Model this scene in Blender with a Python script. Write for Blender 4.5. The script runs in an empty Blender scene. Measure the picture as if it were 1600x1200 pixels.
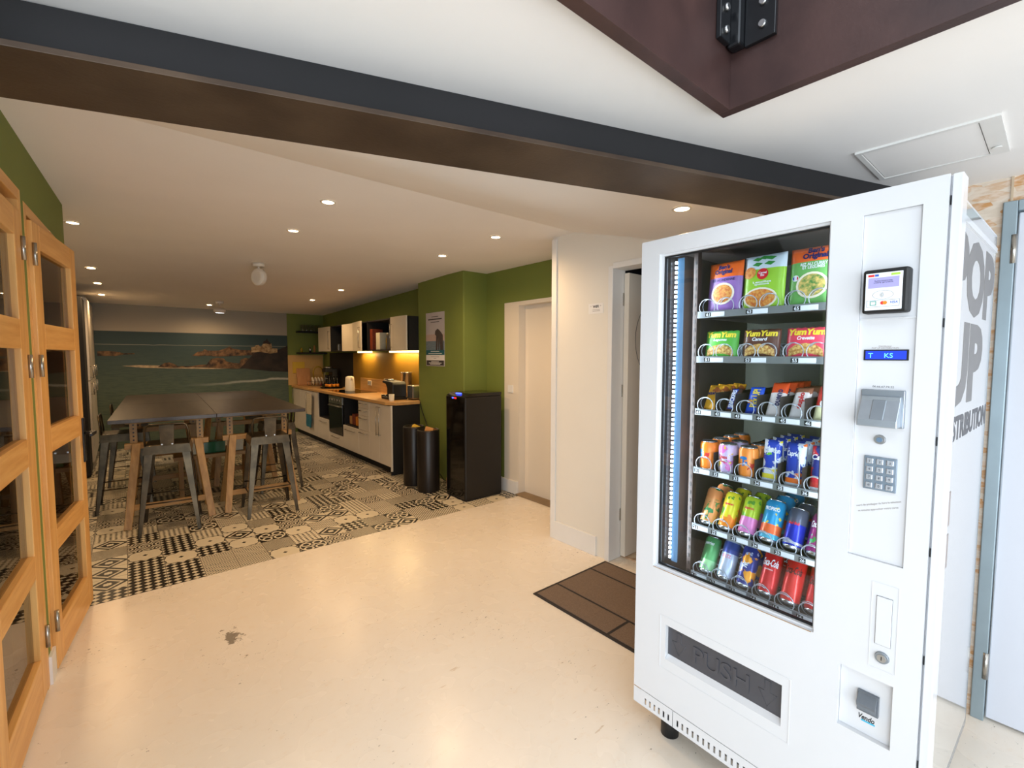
import bpy, math, random
from mathutils import Vector, Matrix
random.seed(7)
R = math.radians
PI = math.pi
sc = bpy.context.scene
COL = sc.collection

# ------------------------------------------------------------------ camera, world, daylight, exposure
cd = bpy.data.cameras.new('camera'); cam = bpy.data.objects.new('camera', cd); COL.objects.link(cam)
cd.sensor_width = 36.0; cd.lens = 719.2 / 1600 * 36.0; cd.clip_start = 0.02
cam.matrix_world = (Matrix.Translation((0, 0, 1.5)) @ Matrix.Rotation(R(-40.11), 4, 'Z')
                    @ Matrix.Rotation(R(90 - 3.535), 4, 'X') @ Matrix.Rotation(R(0.1), 4, 'Z'))
sc.camera = cam
sc.view_settings.view_transform = 'Standard'; sc.view_settings.look = 'None'
sc.view_settings.exposure = 0.0; sc.view_settings.gamma = 1.0; sc.view_settings.use_curve_mapping = False

world = bpy.data.worlds.new('world'); sc.world = world; world.use_nodes = True
world.node_tree.nodes['Background'].inputs[0].default_value = (0.80, 0.90, 1.0, 1)
world.node_tree.nodes['Background'].inputs[1].default_value = 0.8

def area(name, loc, rot, sx, sy, power, color, spread=180):
    l = bpy.data.lights.new(name, 'AREA'); l.shape = 'RECTANGLE'; l.size = sx; l.size_y = sy
    l.energy = power; l.color = color; l.spread = R(spread)
    o = bpy.data.objects.new(name, l); COL.objects.link(o); o.location = loc; o.rotation_euler = rot
    return o
# daylight through the open street front behind the camera, and down the roof opening
area('street_daylight', (0.3, -2.3, 1.2), (R(90), 0, 0), 3.6, 2.3, 112, (0.83, 0.92, 1.0))
area('shopfront_daylight', (-2.4, -1.1, 1.2), (R(90), 0, R(-55)), 2.6, 2.1, 37, (0.82, 0.91, 1.0), 90)
area('roof_daylight', (-0.5, -0.5, 3.2), (R(32), 0, R(-45)), 1.8, 1.3, 34, (0.80, 0.90, 1.0))

# ------------------------------------------------------------------ materials
def lin(c):
    return tuple(((x / 255 / 12.92) if x / 255 <= 0.04045 else ((x / 255 + 0.055) / 1.055) ** 2.4) for x in c)
def new_mat(name):
    m = bpy.data.materials.new(name); m.use_nodes = True
    return m, m.node_tree, m.node_tree.nodes['Principled BSDF']
def mat(name, rgb, rough=0.5, metal=0.0, emit=0.0, var=0.0, vscale=8.0, bump=0.0, bscale=200.0, coat=0.0, rgb2=None, stretch=None):
    m, t, b = new_mat(name)
    c = lin(rgb)
    b.inputs['Base Color'].default_value = (*c, 1); b.inputs['Roughness'].default_value = rough
    b.inputs['Metallic'].default_value = metal
    if coat: b.inputs['Coat Weight'].default_value = coat; b.inputs['Coat Roughness'].default_value = 0.08
    if emit:
        b.inputs['Emission Color'].default_value = (*c, 1); b.inputs['Emission Strength'].default_value = emit
    tc = t.nodes.new('ShaderNodeTexCoord'); src = tc.outputs['Object']
    if stretch:
        mp = t.nodes.new('ShaderNodeMapping'); mp.inputs['Scale'].default_value = stretch
        t.links.new(src, mp.inputs['Vector']); src = mp.outputs['Vector']
    if var or rgb2:
        n = t.nodes.new('ShaderNodeTexNoise'); n.inputs['Scale'].default_value = vscale; n.inputs['Detail'].default_value = 5
        t.links.new(src, n.inputs['Vector'])
        r = t.nodes.new('ShaderNodeValToRGB')
        c2 = lin(rgb2) if rgb2 else tuple(x * (1 - var) for x in c)
        r.color_ramp.elements[0].position = 0.35; r.color_ramp.elements[0].color = (*c2, 1)
        r.color_ramp.elements[1].position = 0.65; r.color_ramp.elements[1].color = (*c, 1)
        t.links.new(n.outputs['Fac'], r.inputs['Fac']); t.links.new(r.outputs['Color'], b.inputs['Base Color'])
    if bump:
        n2 = t.nodes.new('ShaderNodeTexNoise'); n2.inputs['Scale'].default_value = bscale; n2.inputs['Detail'].default_value = 3
        t.links.new(src, n2.inputs['Vector'])
        bp = t.nodes.new('ShaderNodeBump'); bp.inputs['Strength'].default_value = bump; bp.inputs['Distance'].default_value = 0.002
        t.links.new(n2.outputs['Fac'], bp.inputs['Height']); t.links.new(bp.outputs['Normal'], b.inputs['Normal'])
    return m
def glass_mat(name, tint=(1, 1, 1), ior=1.5, rough=0.0):
    m = bpy.data.materials.new(name); m.use_nodes = True; t = m.node_tree
    t.nodes.remove(t.nodes['Principled BSDF']); out = t.nodes['Material Output']
    fr = t.nodes.new('ShaderNodeFresnel'); ge = t.nodes.new('ShaderNodeNewGeometry')
    mr = t.nodes.new('ShaderNodeMapRange'); mr.inputs[3].default_value = ior; mr.inputs[4].default_value = 1 / ior   # same reflectance on both faces of the thin pane
    t.links.new(ge.outputs['Backfacing'], mr.inputs[0]); t.links.new(mr.outputs[0], fr.inputs['IOR'])
    tr = t.nodes.new('ShaderNodeBsdfTransparent'); tr.inputs[0].default_value = (*tint, 1)
    gl = t.nodes.new('ShaderNodeBsdfGlossy'); gl.inputs['Roughness'].default_value = rough
    mx = t.nodes.new('ShaderNodeMixShader')
    t.links.new(fr.outputs[0], mx.inputs[0]); t.links.new(tr.outputs[0], mx.inputs[1]); t.links.new(gl.outputs[0], mx.inputs[2])
    t.links.new(mx.outputs[0], out.inputs[0])
    return m
class NG:
    """tiny node-graph helper for maths in a material"""
    def __init__(s, t): s.t = t
    def m(s, op, a, b=None, c=None):
        n = s.t.nodes.new('ShaderNodeMath'); n.operation = op
        for i, v in enumerate((a, b, c)):
            if v is None: continue
            if isinstance(v, (int, float)): n.inputs[i].default_value = v
            else: s.t.links.new(v, n.inputs[i])
        return n.outputs[0]
    def mix(s, f, a, b):
        n = s.t.nodes.new('ShaderNodeMix'); n.data_type = 'RGBA'
        if isinstance(f, (int, float)): n.inputs[0].default_value = f
        else: s.t.links.new(f, n.inputs[0])
        for i, v in ((6, a), (7, b)):
            if isinstance(v, tuple): n.inputs[i].default_value = (*v[:3], 1)
            else: s.t.links.new(v, n.inputs[i])
        return n.outputs[2]
    def noise(s, vec, scale, detail=3, rough=0.5):
        n = s.t.nodes.new('ShaderNodeTexNoise'); n.inputs['Scale'].default_value = scale
        n.inputs['Detail'].default_value = detail; n.inputs['Roughness'].default_value = rough
        if vec is not None: s.t.links.new(vec, n.inputs['Vector'])
        return n.outputs['Fac']
    def ss(s, x, a, b):
        n = s.t.nodes.new('ShaderNodeMapRange'); n.interpolation_type = 'SMOOTHSTEP'
        s.t.links.new(x, n.inputs[0]); n.inputs[1].default_value = a; n.inputs[2].default_value = b
        return n.outputs[0]
    def scale(s, vec, sx, sy, sz, off=(0, 0, 0)):
        n = s.t.nodes.new('ShaderNodeMapping'); n.inputs['Scale'].default_value = (sx, sy, sz); n.inputs['Location'].default_value = off
        s.t.links.new(vec, n.inputs['Vector']); return n.outputs[0]
def obj_xyz(t):
    tc = t.nodes.new('ShaderNodeTexCoord'); sp = t.nodes.new('ShaderNodeSeparateXYZ')
    t.links.new(tc.outputs['Object'], sp.inputs[0])
    return tc.outputs['Object'], sp.outputs[0], sp.outputs[1], sp.outputs[2]

def floor_paint():
    m, t, b = new_mat('cream_floor_paint'); g = NG(t); v, x, y, z = obj_xyz(t)
    base = g.mix(g.noise(v, 1.6, 5), lin((228, 216, 200)), lin((238, 230, 218)))
    sm = g.ss(g.noise(g.scale(v, 1, 1.6, 1), 16, 6, 0.75), 0.52, 0.80)
    base = g.mix(g.m('MULTIPLY', sm, 0.28), base, lin((206, 168, 116)))
    scr = g.m('MULTIPLY', g.ss(g.noise(g.scale(v, 2.2, 14, 1), 3.4, 4, 0.6), 0.66, 0.70), g.ss(g.noise(v, 1.3, 2), 0.5, 0.6))
    base = g.mix(g.m('MULTIPLY', scr, 0.45), base, lin((170, 136, 92)))
    # worn chips in the paint
    big = g.noise(v, 2.2, 2); small = g.noise(g.scale(v, 1, 1.7, 1), 38, 4, 0.65)
    f = g.m('GREATER_THAN', g.m('ADD', small, g.m('MULTIPLY', big, 0.35)), 0.875)
    # one larger chip
    dx = g.m('SUBTRACT', x, 0.385); dy = g.m('SUBTRACT', y, 2.77)
    d = g.m('SQRT', g.m('ADD', g.m('MULTIPLY', dx, dx), g.m('MULTIPLY', g.m('MULTIPLY', dy, dy), 0.35)))
    ch = g.m('GREATER_THAN', g.m('SUBTRACT', g.noise(v, 28, 5, 0.7), g.m('MULTIPLY', d, 3.2)), 0.40)
    f = g.m('MAXIMUM', f, ch)
    col = g.mix(g.m('MULTIPLY', f, 0.8), base, lin((104, 92, 76)))
    t.links.new(col, b.inputs['Base Color'])
    rr = g.m('ADD', g.m('MULTIPLY', g.noise(v, 5, 2), 0.14), 0.20); t.links.new(rr, b.inputs['Roughness'])
    b.inputs['Specular IOR Level'].default_value = 0.5
    bp = t.nodes.new('ShaderNodeBump'); bp.inputs['Strength'].default_value = 0.05; bp.inputs['Distance'].default_value = 0.003
    t.links.new(g.noise(v, 7, 6), bp.inputs['Height']); t.links.new(bp.outputs[0], b.inputs['Normal'])
    return m

def cement_tiles():
    """black and cream patterned cement tiles, 20.5 cm, each cell picks one of eight patterns"""
    m, t, b = new_mat('patterned_cement_tiles'); g = NG(t); v, x, y, z = obj_xyz(t)
    P = 0.205
    u = g.m('DIVIDE', g.m('ADD', x, 0.036 + 41 * P), P); w = g.m('DIVIDE', g.m('SUBTRACT', y, 3.632 - 10 * P), P)
    iu = g.m('FLOOR', u); iw = g.m('FLOOR', w)
    fu = g.m('SUBTRACT', g.m('SUBTRACT', u, iu), 0.5); fw = g.m('SUBTRACT', g.m('SUBTRACT', w, iw), 0.5)   # -0.5..0.5
    cb = t.nodes.new('ShaderNodeCombineXYZ'); t.links.new(iu, cb.inputs[0]); t.links.new(iw, cb.inputs[1])
    wn = t.nodes.new('ShaderNodeTexWhiteNoise'); wn.noise_dimensions = '3D'; t.links.new(cb.outputs[0], wn.inputs['Vector'])
    k = g.m('FLOOR', g.m('MULTIPLY', wn.outputs['Value'], 7.999))
    au = g.m('ABSOLUTE', fu); aw = g.m('ABSOLUTE', fw)
    md = g.m('ADD', au, aw)                                   # diamond distance
    rad = g.m('SQRT', g.m('ADD', g.m('MULTIPLY', fu, fu), g.m('MULTIPLY', fw, fw)))
    mx = g.m('MAXIMUM', au, aw)
    lt = lambda a, bb: g.m('LESS_THAN', a, bb)
    gt = lambda a, bb: g.m('GREATER_THAN', a, bb)
    mul = lambda a, bb: g.m('MULTIPLY', a, bb)
    # 0 concentric diamond with star   (1 = cream, 0 = black)
    star = g.m('MINIMUM', g.m('MAXIMUM', mul(au, 1.0), mul(aw, 1.0)), mul(md, 0.78))
    p0 = g.m('ADD', g.m('ADD', lt(star, 0.095), mul(gt(md, 0.32), lt(md, 0.42))), gt(md, 0.56))
    # 1 fine lattice
    def rep(a, n): return g.m('SUBTRACT', g.m('FRACT', g.m('ADD', mul(a, n), 0.5)), 0.5)
    r6u, r6w = rep(fu, 6.0), rep(fw, 6.0)
    p1 = gt(g.m('ADD', g.m('ABSOLUTE', r6u), g.m('ABSOLUTE', r6w)), 0.38)
    # 2 quatrefoil on dark ground with centre lozenge
    lob = g.m('SQRT', g.m('ADD', g.m('POWER', g.m('SUBTRACT', au, 0.21), 2), g.m('POWER', g.m('SUBTRACT', aw, 0.21), 2)))
    lob2 = g.m('MINIMUM', g.m('SQRT', g.m('ADD', g.m('POWER', g.m('SUBTRACT', au, 0.26), 2), mul(fw, fw))), g.m('SQRT', g.m('ADD', g.m('POWER', g.m('SUBTRACT', aw, 0.26), 2), mul(fu, fu))))
    p2 = mul(g.m('MAXIMUM', lt(g.m('MINIMUM', lob, lob2), 0.235), lt(rad, 0.3)), gt(md, 0.085)); p2 = g.m('MAXIMUM', p2, mul(gt(g.m('MINIMUM', lob, lob2), 0.265), mul(gt(rad, 0.33), p1)))
    # 3 checks of lozenges
    r2u, r2w = rep(fu, 4.0), rep(fw, 4.0)
    p3 = lt(g.m('ADD', g.m('ABSOLUTE', r2u), g.m('ABSOLUTE', r2w)), 0.42)
    # 4 flower of four petals in ring
    pet = g.m('ABSOLUTE', g.m('SUBTRACT', lob, 0.15))
    p4 = g.m('MAXIMUM', mul(lt(pet, 0.035), 1.0), g.m('MAXIMUM', lt(g.m('ABSOLUTE', g.m('SUBTRACT', rad, 0.46)), 0.025), lt(rad, 0.07)))
    # 5 dense dots
    r9u, r9w = rep(g.m('ADD', fu, fw), 7.0), rep(g.m('SUBTRACT', fu, fw), 7.0)
    p5 = gt(g.m('ADD', mul(r9u, r9u), mul(r9w, r9w)), 0.115)
    # 6 zigzags
    tri = g.m('ABSOLUTE', rep(fu, 7.0)); p6 = lt(g.m('FRACT', g.m('ADD', mul(fw, 13.0), mul(tri, 2.0))), 0.48)
    # 7 curls
    r3u, r3w = rep(fu, 2.0), rep(fw, 2.0)
    rr = g.m('SQRT', g.m('ADD', mul(r3u, r3u), mul(r3w, r3w)))
    p7 = gt(g.m('SINE', g.m('ADD', mul(rr, 26.0), mul(g.m('ARCTAN2', r3w, r3u), 2.0))), 0.1)
    acc = None
    for i, p in enumerate((p0, p1, p2, p3, p4, p5, p6, p7)):
        sel = mul(g.m('COMPARE', k, float(i), 0.2), g.m('MINIMUM', p, 1.0))
        acc = sel if acc is None else g.m('ADD', acc, sel)
    grout = gt(mx, 0.492)
    col = g.mix(acc, lin((30, 27, 23)), lin((214, 203, 180)))
    col = g.mix(grout, col, lin((96, 88, 74)))
    t.links.new(col, b.inputs['Base Color']); b.inputs['Roughness'].default_value = 0.38
    return m

def osb_mat():
    m, t, b = new_mat('whitewashed_strand_board'); g = NG(t); v, x, y, z = obj_xyz(t)
    vv = g.scale(v, 1, 9, 22); vo = t.nodes.new('ShaderNodeTexVoronoi'); vo.inputs['Scale'].default_value = 2.2
    t.links.new(vv, vo.inputs['Vector'])
    sp = t.nodes.new('ShaderNodeSeparateColor'); t.links.new(vo.outputs['Color'], sp.inputs[0])
    n = g.noise(g.scale(v, 1, 14, 40), 2.0, 4)
    base = g.mix(g.ss(sp.outputs[0], 0.45, 0.95), lin((205, 190, 172)), lin((190, 140, 88)))
    base = g.mix(g.m('MULTIPLY', g.ss(n, 0.4, 0.65), 0.5), base, lin((222, 210, 196)))
    t.links.new(base, b.inputs['Base Color']); b.inputs['Roughness'].default_value = 0.75
    return m

def wood(name, c1, c2, axis=2, rough=0.45, k=1.0):
    m, t, b = new_mat(name); g = NG(t); v, x, y, z = obj_xyz(t)
    s = [14.0 * k, 14.0 * k, 14.0 * k]; s[axis] = 0.9 * k
    n = g.noise(g.scale(v, *s), 2.2, 6, 0.6); n2 = g.noise(g.scale(v, *[q * 4 for q in s]), 2.0, 3)
    f = g.m('ADD', g.m('MULTIPLY', g.ss(n, 0.3, 0.72), 0.75), g.m('MULTIPLY', n2, 0.25))
    t.links.new(g.mix(f, lin(c1), lin(c2)), b.inputs['Base Color']); b.inputs['Roughness'].default_value = rough
    return m

def sea_mat():
    m, t, b = new_mat('printed_seascape'); g = NG(t); v, x, y, z = obj_xyz(t)
    sky = g.mix(g.ss(z, 1.88, 2.3), lin((170, 160, 142)), lin((150, 146, 134)))
    depth = g.ss(z, 0.7, 1.88)
    sea = g.mix(depth, lin((78, 92, 76)), lin((40, 62, 64)))
    wv = g.noise(g.scale(v, 2.2, 1, 22), 3.0, 6, 0.65)
    sea = g.mix(g.m('MULTIPLY', g.ss(wv, 0.42, 0.66), 0.55), sea, lin((40, 62, 62)))
    # breaker line low on the right
    wy = g.m('ADD', g.m('MULTIPLY', x, 0.045), 0.90)
    d = g.m('ABSOLUTE', g.m('SUBTRACT', z, g.m('ADD', wy, g.m('MULTIPLY', g.noise(v, 3.0, 3), 0.08))))
    foam = g.m('MULTIPLY', g.m('SUBTRACT', 1.0, g.ss(d, 0.004, 0.03)), g.ss(x, 0.6, 2.2))
    sea = g.mix(g.m('MULTIPLY', foam, 0.7), sea, lin((190, 190, 180)))
    d2 = g.m('ABSOLUTE', g.m('SUBTRACT', z, g.m('ADD', 1.655, g.m('MULTIPLY', g.noise(v, 6.0, 3), 0.02))))
    f2 = g.m('MULTIPLY', g.m('SUBTRACT', 1.0, g.ss(d2, 0.001, 0.008)), 0.35)
    sea = g.mix(f2, sea, lin((190, 184, 160)))
    hz = g.ss(z, 1.868, 1.884)
    t.links.new(g.mix(hz, sea, sky), b.inputs['Base Color']); b.inputs['Roughness'].default_value = 0.6
    return m

M = {}
M['floor'] = floor_paint(); M['tiles'] = cement_tiles(); M['osb'] = osb_mat(); M['sea'] = sea_mat()
M['ceiling'] = mat('ceiling_plaster', (238, 234, 230), 0.85, var=0.03, vscale=2.0, bump=0.1, bscale=60)
M['white_wall'] = mat('white_wall_paint', (226, 220, 208), 0.7, var=0.03, vscale=2.0, bump=0.1, bscale=80)
M['green'] = mat('green_wall_paint', (116, 128, 56), 0.7, var=0.06, vscale=1.5, bump=0.15, bscale=90)
M['dark_room'] = mat('unlit_room_brown', (62, 48, 36), 0.8, var=0.2, vscale=3)  # gloom of the unlit room put into a dark brown wall colour
M['navy'] = mat('navy_gap_shade', (12, 14, 20), 0.7, var=0.1, vscale=3)  # navy taken near black, darkness of door gap and void put into it
M['oak'] = wood('oiled_oak', (208, 148, 78), (236, 186, 114), 2, 0.38)
M['oak_h'] = wood('oiled_oak_rail', (208, 148, 78), (236, 186, 114), 1, 0.38)
M['pine'] = wood('pine_trestle_wood', (148, 108, 58), (182, 142, 84), 2, 0.5)
M['pine_h'] = wood('pine_trestle_rail', (148, 108, 58), (182, 142, 84), 0, 0.5)
M['table'] = wood('dark_stained_tabletop', (46, 38, 32), (66, 56, 48), 1, 0.36, 0.6)
M['worktop'] = wood('butcher_block_worktop', (186, 138, 80), (208, 162, 104), 1, 0.35, 1.4)
M['steel_brown'] = mat('rust_brown_steel', (82, 58, 54), 0.42, 0.25, rgb2=(58, 40, 38), vscale=4, bump=0.15, bscale=120)
M['beam_dark'] = mat('beam_primer_black', (22, 20, 22), 0.8, 0.0, rgb2=(16, 15, 17), vscale=3, bump=0.1, bscale=90)
M['beam_rust'] = mat('beam_rusty_flange', (76, 60, 46), 0.5, 0.35, rgb2=(56, 42, 32), vscale=5, bump=0.2, bscale=100)
M['black_iron'] = mat('black_painted_iron', (24, 25, 28), 0.3, 0.2, var=0.2, vscale=9)
M['bolt'] = mat('zinc_bolt', (190, 190, 190), 0.3, 1.0, var=0.1)
M['powder'] = mat('white_powder_coat', (214, 215, 218), 0.16, 0.0, var=0.015, vscale=3.0, coat=0.3)
M['powder_side'] = mat('glossy_white_side', (188, 184, 178), 0.07, 0.0, var=0.02, vscale=2.0, coat=0.8)
M['grey_letter'] = mat('grey_vinyl_lettering', (112, 110, 110), 0.5, var=0.05)
M['dark_letter'] = mat('dark_vinyl_lettering', (76, 76, 80), 0.5, var=0.05)
M['black'] = mat('black_plastic', (14, 14, 15), 0.5, var=0.2, vscale=12)
M['gloss_black'] = mat('gloss_black_panel', (12, 11, 11), 0.08, var=0.2, vscale=5)
M['matte_black'] = mat('matte_black_panel', (18, 15, 13), 0.7, var=0.2, vscale=6)
M['flap'] = mat('dark_grey_flap', (72, 72, 78), 0.32, var=0.1, vscale=20)
M['interior'] = mat('vending_interior', (62, 56, 54), 0.4, 0.0, var=0.15, vscale=6)
M['interior_back'] = mat('vending_back_wall', (74, 78, 66), 0.5, var=0.1, vscale=3)
M['alu'] = mat('brushed_aluminium', (178, 186, 194), 0.28, 0.7, var=0.08, vscale=30)
M['wire'] = mat('bright_wire', (186, 194, 204), 0.3, 0.35, var=0.1)
M['can_metal'] = mat('can_aluminium', (206, 210, 214), 0.22, 0.9, var=0.06, vscale=40)
M['tag_white'] = mat('price_tag_white', (232, 238, 244), 0.4, var=0.02)
M['tag_black'] = mat('tag_number_black', (20, 22, 26), 0.5, var=0.1)
M['led'] = mat('led_bead', (225, 240, 255), 0.4, emit=9.0, var=0.001)
M['led_lit_strip'] = mat('led_lit_blue', (120, 166, 206), 0.4, var=0.1, vscale=8)  # pale blue holds the LED light on the inner wall as colour
M['glass'] = glass_mat('clear_glass'); M['glass_v'] = glass_mat('vending_glass', (0.93, 0.96, 0.98), 1.5)
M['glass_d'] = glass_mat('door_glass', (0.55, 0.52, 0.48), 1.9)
M['lcd'] = mat('blue_lcd', (28, 58, 200), 0.3, emit=0.5, var=0.15, vscale=60)
M['lcd_text'] = mat('lcd_cyan', (110, 220, 240), 0.3, emit=0.8, var=0.01)
M['lcd_lilac'] = mat('lilac_display', (156, 152, 206), 0.3, emit=0.25, var=0.03)
M['keypad'] = mat('keypad_zinc', (136, 150, 164), 0.4, 0.5, var=0.08, vscale=30)
M['key'] = mat('key_steel', (206, 212, 220), 0.25, 0.7, var=0.05)
M['coin_metal'] = mat('coin_unit_metal', (150, 158, 166), 0.3, 0.6, var=0.08, vscale=20)
M['rust'] = mat('rust_streak', (176, 130, 70), 0.7, var=0.4, vscale=30)
M['zinc_frame'] = mat('galvanised_frame', (152, 168, 176), 0.38, 0.55, var=0.1, vscale=6)
M['metal_door'] = mat('painted_metal_door', (204, 207, 216), 0.4, var=0.02, vscale=1.5)
M['mat_brown'] = mat('carpet_mat_brown', (126, 106, 90), 0.95, var=0.25, vscale=160, bump=0.6, bscale=500)
M['mat_dark'] = mat('carpet_mat_rubber', (44, 38, 36), 0.8, var=0.1, vscale=40)
M['skirting'] = mat('white_skirting', (226, 224, 220), 0.4, var=0.02)
M['door_white'] = mat('white_door_paint', (222, 212, 196), 0.42, var=0.02, vscale=1.2)
M['cab_white'] = mat('grey_white_cabinet_front', (214, 204, 188), 0.32, var=0.03, vscale=8)
M['cab_gloss'] = mat('glossy_cream_front', (226, 214, 190), 0.12, var=0.02)
M['steel'] = mat('brushed_steel', (176, 172, 164), 0.25, 0.9, var=0.1, vscale=14)
M['gun'] = mat('gunmetal_stool', (92, 80, 62), 0.30, 0.8, rgb2=(62, 54, 42), vscale=9)
M['mustard'] = mat('mustard_splashback', (150, 112, 30), 0.45, var=0.06, vscale=3)
M['tan'] = mat('tan_splashback', (206, 164, 96), 0.5, var=0.04, vscale=3)
M['strip'] = mat('warm_led_strip', (255, 214, 130), 0.4, emit=9.0, var=0.001)
M['spot'] = mat('warm_downlight', (255, 226, 178), 0.4, emit=22.0, var=0.001)
M['spot_w'] = mat('cool_floodlight', (245, 250, 255), 0.4, emit=25.0, var=0.001)
M['spot_ring'] = mat('downlight_ring', (226, 220, 210), 0.4, var=0.03)
M['kettle'] = mat('white_kettle_plastic', (232, 222, 200), 0.3, var=0.02)
M['terracotta'] = wood('cutting_board_wood', (188, 128, 76), (208, 150, 98), 2, 0.5, 2)
M['yellow'] = mat('yellow_card', (214, 176, 50), 0.6, var=0.05)
M['orange'] = mat('orange_label', (232, 140, 28), 0.5, var=0.1, vscale=40)
M['towel'] = mat('cream_towel', (198, 186, 160), 0.95, var=0.15, vscale=60, bump=0.5, bscale=400)
M['blue_cloth'] = mat('teal_cloth', (40, 108, 128), 0.95, var=0.2, vscale=40, bump=0.5, bscale=400)
M['cardboard'] = mat('cardboard', (186, 132, 74), 0.8, var=0.1, vscale=20)
M['oil'] = mat('oil_bottle', (168, 140, 30), 0.12, var=0.1)
M['red_pack'] = mat('red_brown_carton', (132, 58, 30), 0.5, var=0.3, vscale=40)
M['cream_pack'] = mat('cream_carton', (214, 206, 178), 0.5, var=0.08, vscale=40)
M['green_bottle'] = mat('green_bottle', (24, 92, 52), 0.15, var=0.1)
M['led_red'] = mat('red_indicator', (235, 30, 30), 0.4, emit=3, var=0.01); M['led_blue'] = mat('blue_indicator', (60, 80, 255), 0.4, emit=4, var=0.01)
M['ink'] = mat('printed_ink', (60, 58, 60), 0.6, var=0.1); M['ink_grey'] = mat('printed_grey', (150, 140, 136), 0.6, var=0.1)
M['paper'] = mat('white_paper', (232, 228, 222), 0.7, var=0.01)
M['rock'] = mat('printed_rock', (124, 92, 60), 0.7, rgb2=(36, 26, 20), vscale=14); M['rock_dark'] = mat('printed_dark_headland', (48, 36, 28), 0.7, rgb2=(24, 18, 14), vscale=9)
M['castle'] = mat('printed_villa', (186, 160, 116), 0.7, rgb2=(120, 92, 62), vscale=20); M['foam'] = mat('printed_foam', (190, 168, 134), 0.7, rgb2=(150, 134, 110), vscale=20)

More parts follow.
